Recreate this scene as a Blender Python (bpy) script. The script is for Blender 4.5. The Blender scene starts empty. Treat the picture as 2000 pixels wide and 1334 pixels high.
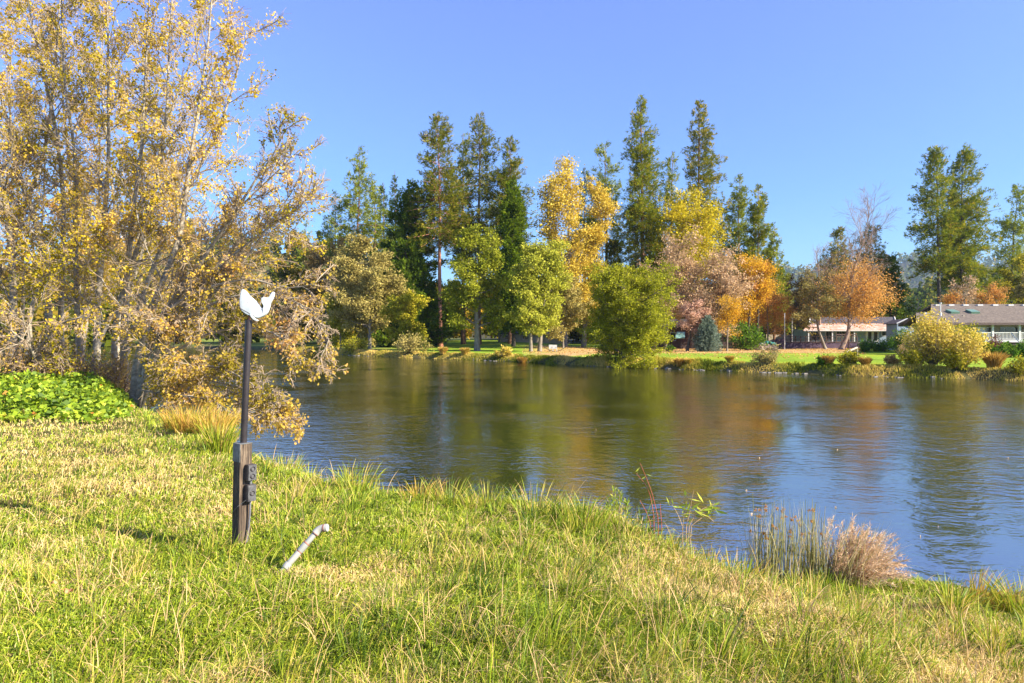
import bpy, math, numpy as np
from mathutils import Vector, Matrix
R = math.radians
CZ = 3.0          # eye height above the water (water = 0)
F = 1333.0        # focal length in photograph pixels (2000 wide)
HZ = 655.0        # horizon row
scene = bpy.context.scene
COL = scene.collection

def W(px, py, d):
    return np.array([(px-1000)/F*d, d, CZ+(HZ-py)/F*d])
def X(px, d):
    return (px-1000)/F*d

# ------------------------------------------------------------------ mesh helpers
class Geo:
    def __init__(s): s.V=[]; s.Fq=[]; s.n=0; s.rn=[]
    def add(s, V, Fc, rnd=None):
        V=np.asarray(V,float).reshape(-1,3); Fc=np.asarray(Fc,int)
        if len(Fc)==0: return
        s.V.append(V); s.Fq.append(Fc+s.n); s.n+=len(V)
        s.rn.append(np.full(len(Fc),0.5) if rnd is None else np.broadcast_to(np.asarray(rnd,float),(len(Fc),)))
    def box(s, x0,x1,y0,y1,z0,z1, M=None, rnd=None):
        V=np.array([[x,y,z] for z in (z0,z1) for y in (y0,y1) for x in (x0,x1)],float)
        if M is not None: V=V@M[0].T+M[1]
        s.add(V,[[0,2,3,1],[4,5,7,6],[0,1,5,4],[2,6,7,3],[0,4,6,2],[1,3,7,5]],rnd)
    def tube(s, P, r, sides=8, rnd=None):
        P=np.asarray(P,float)[None]; r=np.broadcast_to(np.asarray(r,float),(P.shape[1],))[None]
        s.tubes(P,r,sides,rnd,cap=True)
    def tubes(s, P, r, sides=4, rnd=None, cap=False):
        B,K,_=P.shape
        if B==0: return
        T=np.gradient(P,axis=1); T/=np.linalg.norm(T,axis=2,keepdims=True)+1e-9
        ref=np.where(np.abs(T[:,:1,2:3])>0.8,np.array([[[1.,0.1,0]]]),np.array([[[0,0,1.]]]))
        ref=np.broadcast_to(ref,T.shape)
        U=np.cross(T,ref); U/=np.linalg.norm(U,axis=2,keepdims=True)+1e-9
        Vv=np.cross(T,U)
        a=np.arange(sides)*2*math.pi/sides
        ring=P[:,:,None]+r[:,:,None,None]*(U[:,:,None]*np.cos(a)[None,None,:,None]+Vv[:,:,None]*np.sin(a)[None,None,:,None])
        idx=np.arange(B*K*sides).reshape(B,K,sides)
        q=np.stack([idx[:,:-1],np.roll(idx[:,:-1],-1,2),np.roll(idx[:,1:],-1,2),idx[:,1:]],-1).reshape(-1,4)
        if rnd is not None and np.ndim(rnd)==1: rnd=np.repeat(rnd,(K-1)*sides)
        s.add(ring.reshape(-1,3),q,rnd)
        if cap:
            for b in range(B):
                for k in (0,K-1):
                    rg=ring[b,k]; c=P[b,k]
                    V=np.vstack([rg,c[None]]); f=[[i,(i+1)%sides,sides,sides] for i in range(sides)]
                    f=[[i,(i+1)%sides,sides] for i in range(sides)]
                    s.add3(V,f)
    def add3(s,V,f,rnd=None):
        V=np.asarray(V,float); s.V.append(V); s.Fq.append(np.asarray(f,int)+s.n); s.n+=len(V)
        s.rn.append(np.full(len(f),0.5) if rnd is None else np.broadcast_to(np.asarray(rnd,float),(len(f),)))
    def leaves(s, C, size, rng, rnd, asp=0.6, D=None, flat=0.0):
        N=len(C)
        if N==0: return
        size=np.broadcast_to(size,(N,))
        u=rng.normal(size=(N,3)) if D is None else D
        if flat: u=u*np.array([1,1,1-flat])
        u=u/(np.linalg.norm(u,axis=1,keepdims=True)+1e-9)
        v=rng.normal(size=(N,3))
        if flat: v=v*np.array([1,1,1-flat])
        w=np.cross(u,v); w/=np.linalg.norm(w,axis=1,keepdims=True)+1e-9
        L=size[:,None]; 
        k=rng.uniform(.35,.6,(N,1))
        p0=C; p2=C+u*L; m=C+u*L*k
        p1=m+w*L*asp*.5; p3=m-w*L*asp*.5
        V=np.stack([p0,p1,p2,p3],1).reshape(-1,3)
        s.add(V,np.arange(4*N).reshape(N,4),rnd)
    def build(s, name, mat, parent=None, smooth=False):
        me=bpy.data.meshes.new(name)
        if s.n:
            V=np.vstack(s.V).astype(np.float32)
            loops=np.concatenate([f.ravel() for f in s.Fq]).astype(np.int32)
            tot=np.concatenate([np.full(len(f),f.shape[1]) for f in s.Fq])
            st=np.concatenate([[0],np.cumsum(tot)[:-1]]).astype(np.int32)
            me.vertices.add(len(V)); me.vertices.foreach_set('co',V.ravel())
            me.loops.add(len(loops)); me.loops.foreach_set('vertex_index',loops)
            me.polygons.add(len(st)); me.polygons.foreach_set('loop_start',st)
            at=me.attributes.new('rnd','FLOAT','FACE'); at.data.foreach_set('value',np.concatenate(s.rn).astype(np.float32))
            me.polygons.foreach_set('use_smooth',np.full(len(st),smooth))
            me.update(calc_edges=True); me.validate()
        me.materials.append(mat)
        o=bpy.data.objects.new(name,me); COL.objects.link(o)
        if parent is not None: o.parent=parent; o.matrix_parent_inverse=Matrix.Translation(-Vector(parent.location))if False else Matrix()
        return o

def thing(name, label, cat, loc=(0,0,0), group=None):
    o=bpy.data.objects.new(name,None); COL.objects.link(o); o.location=[float(v) for v in loc]
    o.empty_display_size=0.3
    o['label']=label; o['category']=cat
    if group: o['group']=group
    return o
def tag(o,label=None,cat=None,group=None,kind=None):
    if label:o['label']=label
    if cat:o['category']=cat
    if group:o['group']=group
    if kind:o['kind']=kind
    return o

# ------------------------------------------------------------------ materials
def newmat(name):
    m=bpy.data.materials.new(name); m.use_nodes=True; nt=m.node_tree; nt.nodes.clear()
    return m,nt,nt.nodes.new('ShaderNodeOutputMaterial')
def ramp(nt, cols):
    r=nt.nodes.new('ShaderNodeValToRGB'); e=r.color_ramp.elements
    n=len(cols)
    for i,c in enumerate(cols):
        p=i/(n-1) if len(c)==3 else c[3]
        if i<2: el=e[i]; el.position=p
        else: el=e.new(p)
        el.color=(c[0],c[1],c[2],1)
    return r
def leafmat(name, cols, trans=0.35, gloss=0.04):
    BR=1.22 if name.split()[0] in ('khaki','khakigreen','green','palegreen','pink','pinktan','brown','yellow','yellow2','bankmix') else 1.0
    BB=1.0 if name.split()[0] in ('spruce','pink','plume','pinktan','maroon','litter','rush') else .68
    cols=[(c[0],c[1],c[2]*BB)+tuple(c[3:]) for c in cols]
    cols=[tuple(min(.88,v*BR) for v in c[:3])+tuple(c[3:]) for c in cols]
    if name.split()[0] in ('pine','pinewarm','pinegrey','fir','firdk','farwood','hillwood','khakigreen'): cols=[((c[0]*1.12,c[1]*1.18,c[2]*.62) if name.startswith('pinewarm') else (c[0]*1.5,c[1]*1.28,c[2]*.62))+tuple(c[3:]) for c in cols]
    m,nt,out=newmat(name); N=nt.nodes; L=nt.links
    a=N.new('ShaderNodeAttribute'); a.attribute_name='rnd'
    r=ramp(nt,cols); L.new(a.outputs['Fac'],r.inputs[0])
    d=N.new('ShaderNodeBsdfDiffuse'); t=N.new('ShaderNodeBsdfTranslucent'); mx=N.new('ShaderNodeMixShader')
    mx.inputs[0].default_value=trans
    L.new(r.outputs[0],d.inputs[0]); L.new(r.outputs[0],t.inputs[0]); L.new(d.outputs[0],mx.inputs[1]); L.new(t.outputs[0],mx.inputs[2])
    g=N.new('ShaderNodeBsdfGlossy'); g.inputs['Roughness'].default_value=.6; g.inputs[0].default_value=(.9,.9,.85,1)
    m2=N.new('ShaderNodeMixShader'); m2.inputs[0].default_value=gloss
    L.new(mx.outputs[0],m2.inputs[1]); L.new(g.outputs[0],m2.inputs[2]); L.new(m2.outputs[0],out.inputs[0])
    return m
def surf(name, c1, c2, scale=5, rough=.8, stretch=(1,1,1), bump=0.3, detail=4, metal=0, spec=.3, c3=None):
    m,nt,out=newmat(name); N=nt.nodes; L=nt.links
    tc=N.new('ShaderNodeTexCoord'); mp=N.new('ShaderNodeMapping'); mp.inputs['Scale'].default_value=stretch
    L.new(tc.outputs['Object'],mp.inputs[0])
    n=N.new('ShaderNodeTexNoise'); n.inputs['Scale'].default_value=scale; n.inputs['Detail'].default_value=detail; n.inputs['Roughness'].default_value=.65
    L.new(mp.outputs[0],n.inputs[0])
    cols=[c1+(.3,),c2+(.7,)] if c3 is None else [c1+(.3,),c2+(.5,),c3+(.72,)]
    r=ramp(nt,cols); L.new(n.outputs[0],r.inputs[0])
    p=N.new('ShaderNodeBsdfPrincipled'); p.inputs['Roughness'].default_value=rough; p.inputs['Metallic'].default_value=metal
    p.inputs['Specular IOR Level'].default_value=spec
    L.new(r.outputs[0],p.inputs['Base Color'])
    if bump:
        b=N.new('ShaderNodeBump'); b.inputs['Strength'].default_value=bump; b.inputs['Distance'].default_value=.02
        L.new(n.outputs[0],b.inputs['Height']); L.new(b.outputs[0],p.inputs['Normal'])
    L.new(p.outputs[0],out.inputs[0]); return m

M={}
M['bark_alder']=surf('alder bark',(.13,.11,.075),(.27,.23,.165),6,.9,(1,1,2.2),.6,c3=(.46,.41,.32))
M['twig']=surf('twig bark',(.26,.19,.12),(.46,.35,.23),3,.85)
M['bark_pine']=surf('pine bark',(.10,.055,.035),(.26,.14,.085),3,.95,(1,1,.35),.6)
M['bark_red']=surf('red pine bark',(.20,.07,.04),(.52,.24,.15),3,.95,(1,1,.35),.6,c3=(.34,.14,.09))
M['bark_grey']=surf('grey bark',(.13,.105,.08),(.30,.26,.20),3,.9,(1,1,.4),.5)
M['bark_dark']=surf('dark bark',(.055,.045,.035),(.13,.11,.085),3,.9,(1,1,.4),.5)
M['bark_bare']=surf('bare bark',(.18,.12,.085),(.34,.24,.18),3,.9)
# leaf palettes
PAL={
 'alder':[(.22,.20,.02,0),(.46,.37,.035,.25),(.70,.50,.05,.5),(.80,.56,.14,.78),(.72,.46,.22,1)],
 'aldlow':[(.24,.20,.03,0),(.46,.34,.07,.35),(.62,.42,.12,.6),(.64,.36,.16,.85),(.56,.27,.12,1)],
 'pine':[(0.0508,0.0899,0.0261,0),(0.109,0.167,0.0391,0.35),(0.203,0.246,0.0522,0.62),(0.348,0.304,0.0783,0.85),(0.493,0.319,0.117,1)],
 'pinewarm':[(.045,.065,.018,0),(.11,.13,.028,.35),(.22,.20,.05,.62),(.38,.28,.09,.88),(.50,.34,.14,1)],
 'pinegold':[(0.0455,0.0845,0.0234,0),(0.13,0.182,0.0351,0.3),(0.273,0.286,0.041,0.6),(0.468,0.377,0.0702,0.85),(0.598,0.39,0.117,1)],
 'pinegrey':[(0.063,0.112,0.0378,0),(0.14,0.196,0.063,0.4),(0.266,0.322,0.101,0.8),(0.392,0.392,0.139,1)],
 'fir':[(0.027,0.06,0.0189,0),(0.06,0.112,0.0297,0.4),(0.112,0.18,0.0405,0.75),(0.195,0.255,0.054,1)],
 'firdk':[(0.028,0.049,0.0227,0),(0.056,0.091,0.0378,0.5),(0.105,0.154,0.0567,1)],
 'ivy':[(.05,.09,.01,0),(.12,.18,.015,.4),(.22,.28,.02,.8),(.32,.36,.04,1)],
 'khaki':[(.12,.11,.04,0),(.26,.22,.09,.4),(.40,.32,.15,.75),(.50,.40,.20,1)],
 'khakigreen':[(.08,.10,.02,0),(.18,.20,.04,.4),(.30,.29,.08,.8),(.42,.36,.15,1)],
 'green':[(.07,.085,.012,0),(.16,.18,.02,.35),(.27,.28,.035,.7),(.42,.38,.08,1)],
 'palegreen':[(.13,.15,.02,0),(.28,.29,.045,.4),(.42,.41,.08,.75),(.56,.49,.15,1)],
 'olive':[(.09,.11,.012,0),(.22,.24,.02,.35),(.40,.39,.04,.7),(.58,.52,.10,1)],
 'yellow':[(.16,.13,.02,0),(.38,.28,.05,.3),(.62,.46,.10,.65),(.78,.60,.24,1)],
 'yellow2':[(.14,.15,.015,0),(.36,.31,.025,.35),(.60,.46,.04,.75),(.74,.58,.12,1)],
 'pink':[(.22,.12,.075,0),(.42,.25,.17,.4),(.60,.38,.27,.75),(.70,.50,.36,1)],
 'pinktan':[(.22,.14,.07,0),(.40,.27,.14,.4),(.55,.38,.24,.75),(.50,.42,.14,1)],
 'orange':[(.42,.20,.05,0),(.66,.34,.11,.4),(.76,.44,.18,.75),(.78,.54,.28,1)],
 'orangeyellow':[(.36,.19,.03,0),(.62,.36,.04,.4),(.74,.45,.06,.75),(.78,.58,.14,1)],
 'rust':[(.30,.14,.05,0),(.56,.28,.10,.4),(.72,.40,.17,.75),(.78,.50,.26,1)],
 'brown':[(.16,.105,.05,0),(.30,.20,.09,.4),(.44,.30,.15,.75),(.55,.38,.20,1)],
 'spruce':[(.09,.13,.10,0),(.18,.24,.18,.4),(.30,.36,.27,.8),(.42,.45,.33,1)],
 'bramble':[(.04,.09,.008,0),(.14,.24,.016,.3),(.32,.44,.03,.62),(.52,.58,.07,.92),(.6,.24,.06,1)],
 'bushgreen':[(.04,.09,.015,0),(.09,.18,.025,.4),(.18,.30,.04,.8),(.34,.38,.08,1)],
 'bushyellow':[(.22,.21,.03,0),(.50,.40,.07,.35),(.74,.56,.17,.7),(.85,.68,.36,1)],
 'maroon':[(.09,.03,.03,0),(.18,.08,.06,.5),(.26,.14,.09,1)],
 'red':[(.3,.03,.03,0),(.5,.06,.06,1)],
 'bankmix':[(.04,.065,.012,0),(.12,.15,.02,.25),(.26,.25,.04,.5),(.46,.36,.10,.75),(.62,.46,.20,1)],
 'tussock':[(.26,.14,.04,0),(.45,.27,.08,.5),(.62,.42,.16,1)],
 'farwood':[(.025,.045,.015,0),(.06,.085,.02,.3),(.13,.13,.035,.55),(.26,.19,.07,.8),(.36,.24,.10,1)],
 'hillwood':[(.03,.055,.02,0),(.06,.10,.03,.4),(.14,.17,.04,.75),(.32,.26,.07,1)],
 'grass':[(.03,.06,.004,0),(.11,.175,.010,.16),(.27,.36,.018,.36),(.44,.47,.04,.52),(.52,.37,.18,.66),(.66,.47,.28,.85),(.80,.63,.46,1)],
 'tallgrass':[(.05,.10,.005,0),(.18,.28,.012,.3),(.38,.44,.03,.55),(.58,.46,.11,.75),(.64,.40,.22,.9),(.70,.48,.32,1)],
 'sedge':[(.20,.24,.02,0),(.45,.40,.05,.3),(.60,.38,.09,.6),(.64,.33,.12,.85),(.72,.48,.24,1)],
 'rush':[(.14,.17,.05,0),(.30,.31,.10,.4),(.52,.45,.20,.7),(.70,.55,.33,1)],
 'plume':[(.40,.25,.13,0),(.62,.43,.26,.4),(.78,.58,.39,.8),(.84,.68,.50,1)],
 'weed':[(.16,.26,.04,0),(.32,.42,.07,.5),(.52,.50,.12,1)],
 'litter':[(.42,.18,.05,0),(.62,.33,.12,.5),(.74,.48,.22,1)],
}
_lm={}
def LM(k):
    if k not in _lm: _lm[k]=leafmat(k+' foliage',PAL[k],.42 if k in('alder','aldlow') else .2 if k=='grass' else .35, .03 if k in('grass','tallgrass','bramble','sedge','rush') else .0)
    return _lm[k]

# ------------------------------------------------------------------ terrain functions
NS=np.array([(-900,500),(-400,262),(-120,118),(-60,76),(-35,51),(-19,31),(-14,24.5),(-11,21),(-8.7,17.3),(-6.1,13.7),(-4.2,11.2),(-2.2,8.8),(-.6,7.5),(.5,7.1),(1.2,7.35),(2.1,7.95),(3.2,8.5),(4.85,8.35),(5.9,7.8),(8,7.0),(14,5.6),(40,3),(400,-40),(900,-120)],float)
FS=np.array([(-900,640),(-400,345),(-150,215),(-72,160),(-45.6,138),(-38.7,129),(-30.9,114),(-24,103),(-18,95),(-9.3,88),(0,78.4),(6.6,68.5),(10,64.5),(13.8,61.5),(20.6,54.8),(26,50),(30.7,47),(34,45.4),(44,42),(80,36),(400,10),(900,-60)],float)
def sdist(x,y,PL):
    d=np.full(np.shape(x),1e9)
    for a,b in zip(PL[:-1],PL[1:]):
        ab=b-a; t=np.clip(((x-a[0])*ab[0]+(y-a[1])*ab[1])/(ab@ab),0,1)
        d=np.minimum(d,np.hypot(x-a[0]-t*ab[0],y-a[1]-t*ab[1]))
    return np.where(y>np.interp(x,PL[:,0],PL[:,1]),d,-d)
def sm(t): t=np.clip(t,0,1); return t*t*(3-2*t)
def vnoise(x,y,seed=0):
    xi=np.floor(x).astype(np.int64); yi=np.floor(y).astype(np.int64); fx=sm(x-xi); fy=sm(y-yi)
    def h(a,b):
        n=(a*374761393+b*668265263+seed*1274126177)&0xffffffff
        n=((n^(n>>13))*1274126177)&0xffffffff
        return ((n^(n>>16))&0xffff)/65535.
    return (h(xi,yi)*(1-fx)+h(xi+1,yi)*fx)*(1-fy)+(h(xi,yi+1)*(1-fx)+h(xi+1,yi+1)*fx)*fy
def fbm(x,y,seed=0,o=3):
    s=0;a=.5;t=0
    for i in range(o): s=s+a*vnoise(x*2**i,y*2**i,seed+i); t+=a; a*=.5
    return s/t
def Hn(x,y):
    x=np.asarray(x,float); y=np.asarray(y,float)
    jn=(fbm(x*1.3,y*1.3,5)-.5)*.5
    sn=-sdist(x,y,NS)+jn*np.clip(1-np.abs(x)/60,0,1)
    bl=sm((x-.5)/2.4)
    w=1.0+4.0*bl+.6*sm((-x-6)/6)
    t=np.clip(sn/w,0,1)
    near=(1-.30*sm((x-1.9)/2.7))*(1.385-.13*bl)*(1-(1-t)**(2.2-.95*bl))+(fbm(x*.8,y*.8,9)-.5)*.22*t+(fbm(x*3,y*3,19)-.5)*.09*t
    near=near+.012*np.clip(-y-10,0,400)
    sf=sdist(x,y,FS)
    sfj=sf+(fbm(x*.35,y*.35,7)-.5)*1.6
    far=.72*(1-(1-np.clip(sfj/1.6,0,1))**2)+(fbm(x*.12,y*.12,11)-.5)*.18*np.clip(sf/6,0,1)
    far=far+.9*sm((sf-14)/35)*sm((18-x)/20)
    far=far+.02*np.clip(sf-75,0,80)
    def hill(cx,cy,h,sx,sy): return h*np.exp(-((x-cx)/sx)**2-((y-cy)/sy)**2)
    hl=hill(-330,430,75,300,140)+hill(430,480,46,170,120)+hill(400,760,36,300,150)+hill(1620,2550,255,900,420)*(.8+.4*fbm(x/300,y/300,3))+hill(600,2900,120,900,400)+hill(-900,1500,150,700,500)
    far=far+hl*np.clip((sf-90)/100,0,1)*(.85+.3*fbm(x/60,y/60,23))
    bed=-1.3
    onn=sn>0; onf=sf>-1.0
    d=np.where(sn>-3,bed+(1.3)*np.clip(1+sn/3,0,1),bed)
    d=np.where(onn,near,d)
    d=np.where((~onn)&onf,np.where(sfj>0,far,bed*np.clip(-sfj/2,0,1)),d)
    return d
def Hs(x,y): return float(Hn(np.array([x]),np.array([y]))[0])
def onground(px,d,lift=0): x=X(px,d); return np.array([x,d,Hs(x,d)+lift])

# ------------------------------------------------------------------ ground sheet
def make_ground():
    r=[0.0]; v=.5
    while v<3400: r.append(v); v*=1.021 if v<200 else 1.05
    r=np.array(r)
    a=np.concatenate([np.arange(-180,-52,4),np.arange(-52,52,.3),np.arange(52,180,4)])*math.pi/180
    na=len(a); nr=len(r)
    rr,aa=np.meshgrid(r,a,indexing='ij'); x=rr*np.sin(aa); y=rr*np.cos(aa)
    z=Hn(x.ravel(),y.ravel())
    V=np.stack([x.ravel(),y.ravel(),z],1)
    idx=np.arange(nr*na).reshape(nr,na); nx=np.roll(idx,-1,1)
    q=np.stack([idx[:-1],idx[1:],nx[1:],nx[:-1]],-1).reshape(-1,4)[:, ::-1]
    q=q[na:]
    g=Geo(); g.add(V,q)
    # inner fan
    o=None
    # colours per vertex
    X_,Y_=V[:,0],V[:,1]
    sn=-sdist(X_,Y_,NS); sf=sdist(X_,Y_,FS)
    col=np.zeros((len(V),3)); 
    n1=fbm(X_*.7,Y_*.7,31)[:,None]
    near=np.array([.075,.08,.018])*(1-n1)+np.array([.15,.11,.05])*n1
    mud=np.array([.10,.075,.045]); lawn=np.array([.21,.31,.022])
    n2=fbm(X_*.06+3,Y_*.16,41)[:,None]
    n3=fbm(X_*.5,Y_*.5,47)[:,None]
    px=1000+X_/np.maximum(Y_,1)*F
    lawnc=lawn*(.8+.4*n3)+np.array([.10,.05,.0])*sm((n2-.5)*4)
    carpet=sm((Y_-(86-10*sm((1250-px)/150)-12*sm((1150-px)/100)))/4)*sm((127-Y_)/6)*sm((px-1010)/60)*sm((1690-px)/30)
    cc=np.array([.52,.30,.15])
    cmask=(carpet*np.clip(.55+1.1*(fbm(X_*.25,Y_*.8,53)-.35),0,1))[:,None]
    farc=lawnc*(1-cmask)+cc*cmask
    wood=np.array([.07,.065,.03])
    wf=sm((sf-75+8*n3[:,0])/20)[:,None]
    wl=(sm((-12-X_)/10)*.6)[:,None]
    farc=farc*(1-wf)+wood*wf
    farc=farc*(1-wl)+np.array([.17,.17,.05])*wl
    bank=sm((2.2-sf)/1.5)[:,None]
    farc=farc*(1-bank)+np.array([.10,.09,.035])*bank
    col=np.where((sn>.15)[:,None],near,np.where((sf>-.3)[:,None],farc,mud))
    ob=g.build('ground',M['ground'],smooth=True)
    me=ob.data; at=me.color_attributes.new('base','FLOAT_COLOR','POINT')
    at.data.foreach_set('color',np.hstack([col,np.ones((len(col),1))]).astype(np.float32).ravel())
    tag(ob,kind='structure')
m,nt,out=newmat('ground soil and turf'); N=nt.nodes; L=nt.links
a=N.new('ShaderNodeAttribute'); a.attribute_name='base'
tc=N.new('ShaderNodeTexCoord'); n=N.new('ShaderNodeTexNoise'); n.inputs['Scale'].default_value=9; n.inputs['Detail'].default_value=8; n.inputs['Roughness'].default_value=.8
L.new(tc.outputs['Object'],n.inputs[0])
n2=N.new('ShaderNodeTexNoise'); n2.inputs['Scale'].default_value=.9; n2.inputs['Detail'].default_value=5; L.new(tc.outputs['Object'],n2.inputs[0])
mr=N.new('ShaderNodeMapRange'); mr.inputs[1].default_value=.3; mr.inputs[2].default_value=.7; mr.inputs[3].default_value=.55; mr.inputs[4].default_value=1.35; L.new(n.outputs[0],mr.inputs[0])
mr2=N.new('ShaderNodeMapRange'); mr2.inputs[1].default_value=.3; mr2.inputs[2].default_value=.7; mr2.inputs[3].default_value=.8; mr2.inputs[4].default_value=1.2; L.new(n2.outputs[0],mr2.inputs[0])
mm=N.new('ShaderNodeMath'); mm.operation='MULTIPLY'; L.new(mr.outputs[0],mm.inputs[0]); L.new(mr2.outputs[0],mm.inputs[1])
vm=N.new('ShaderNodeVectorMath'); vm.operation='SCALE'; L.new(a.outputs['Color'],vm.inputs[0]); L.new(mm.outputs[0],vm.inputs['Scale'])
p=N.new('ShaderNodeBsdfPrincipled'); p.inputs['Roughness'].default_value=.95; p.inputs['Specular IOR Level'].default_value=.1; L.new(vm.outputs[0],p.inputs['Base Color'])
b=N.new('ShaderNodeBump'); b.inputs['Strength'].default_value=.6; b.inputs['Distance'].default_value=.06; L.new(n.outputs[0],b.inputs['Height']); L.new(b.outputs[0],p.inputs['Normal'])
L.new(p.outputs[0],out.inputs[0]); M['ground']=m
make_ground()

# ------------------------------------------------------------------ river
def make_water():
    g=Geo(); P=[]
    xs=[-900,-400,-150,-100,-60,-40,-20,-10,0,10,20,40,80,200,400,900]
    for x in xs:
        yn=np.interp(x,NS[:,0],NS[:,1])-6; yf=np.interp(x,FS[:,0],FS[:,1])+3
        for t in np.linspace(0,1,9): P.append((x,yn+(yf-yn)*t,0))
    n=9; q=[]
    for i in range(len(xs)-1):
        for j in range(n-1): q.append((i*n+j,(i+1)*n+j,(i+1)*n+j+1,i*n+j+1))
    g.add(P,q); o=g.build('river_water',M['water'],smooth=True); tag(o,kind='structure')
m,nt,out=newmat('river water'); N=nt.nodes; L=nt.links
tc=N.new('ShaderNodeTexCoord')
def wn(scale,sx,sy,rot,det,dist=0.0):
    mp=N.new('ShaderNodeMapping'); mp.inputs['Scale'].default_value=(sx,sy,1); mp.inputs['Rotation'].default_value=(0,0,R(rot)); L.new(tc.outputs['Object'],mp.inputs[0])
    n=N.new('ShaderNodeTexNoise'); n.inputs['Scale'].default_value=scale; n.inputs['Detail'].default_value=det; n.inputs['Roughness'].default_value=.55; n.inputs['Distortion'].default_value=dist
    L.new(mp.outputs[0],n.inputs[0]); return n
w1=wn(1.1,1,1.5,25,3,.4); w2=wn(4.2,1,1.4,-15,3,.3); w3=wn(.16,1,1,10,3)
# calmer and livelier lanes of current
lane=N.new('ShaderNodeMapRange'); lane.inputs[1].default_value=.38; lane.inputs[2].default_value=.62; lane.inputs[3].default_value=.2; lane.inputs[4].default_value=1.6; L.new(w3.outputs[0],lane.inputs[0])
b1=N.new('ShaderNodeBump'); b1.inputs['Distance'].default_value=.026; L.new(w1.outputs[0],b1.inputs['Height']); L.new(lane.outputs[0],b1.inputs['Strength'])
b2=N.new('ShaderNodeBump'); b2.inputs['Distance'].default_value=.012; L.new(w2.outputs[0],b2.inputs['Height']); L.new(b1.outputs[0],b2.inputs['Normal']); L.new(lane.outputs[0],b2.inputs['Strength'])
p=N.new('ShaderNodeBsdfPrincipled'); p.inputs['Base Color'].default_value=(.028,.030,.008,1); p.inputs['Roughness'].default_value=.06; p.inputs['IOR'].default_value=6.0
p.inputs['Specular IOR Level'].default_value=.5
L.new(b2.outputs[0],p.inputs['Normal']); L.new(p.outputs[0],out.inputs[0]); M['water']=m
make_water()

# ------------------------------------------------------------------ branching
def level(P, Rd, n, t0, t1, ang, lenf, K, grav, wob, rng, rfac=.55, tpow=1.0, tip=.12, az=None, bias=None):
    """children of every path: P (B,K0,3), Rd (B,K0) -> paths, radii, parent t"""
    B,K0,_=P.shape
    idx=np.repeat(np.arange(B),n)
    t=t0+(t1-t0)*((np.tile(np.arange(n),B)+rng.uniform(0,1,B*n))/n)**tpow
    f=t*(K0-1); i=np.minimum(f.astype(int),K0-2); fr=(f-i)[:,None]
    base=P[idx,i]*(1-fr)+P[idx,i+1]*fr
    tan=P[idx,i+1]-P[idx,i]; tan/=np.linalg.norm(tan,axis=1,keepdims=True)+1e-9
    rp=Rd[idx,i]*(1-fr[:,0])+Rd[idx,i+1]*fr[:,0]
    rv=rng.normal(size=(len(idx),3)); 
    if bias is not None: rv=rv+np.asarray(bias)
    perp=rv-tan*(rv*tan).sum(1,keepdims=True); perp/=np.linalg.norm(perp,axis=1,keepdims=True)+1e-9
    an=np.radians(ang[0]+(ang[1]-ang[0])*rng.uniform(0,1,len(idx)))[:,None]
    d=tan*np.cos(an)+perp*np.sin(an)
    plen=np.linalg.norm(np.diff(P,axis=1),axis=2).sum(1)[idx]
    Ln=lenf(plen,t,rng,len(idx))
    Q=np.zeros((len(idx),K,3)); Q[:,0]=base
    for k in range(1,K):
        d=d+np.array([0,0,1.])*grav+rng.normal(size=d.shape)*wob; d/=np.linalg.norm(d,axis=1,keepdims=True)+1e-9
        Q[:,k]=Q[:,k-1]+d*(Ln/(K-1))[:,None]
    r0=rp*rfac
    rr=r0[:,None]*np.linspace(1,tip,K)[None]
    return Q,rr,t
def sample(P, n, rng, t0=.2, t1=1., w=None):
    B,K,_=P.shape
    ln=np.linalg.norm(np.diff(P,axis=1),axis=2).sum(1)
    if w is not None: ln=ln*w
    i=rng.choice(B,n,p=ln/ln.sum()); t=rng.uniform(t0,t1,n); f=t*(K-1); k=np.minimum(f.astype(int),K-2); fr=(f-k)[:,None]
    D=P[i,k+1]-P[i,k]; D/=np.linalg.norm(D,axis=1,keepdims=True)+1e-9
    return P[i,k]*(1-fr)+P[i,k+1]*fr, D, i, t

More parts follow.
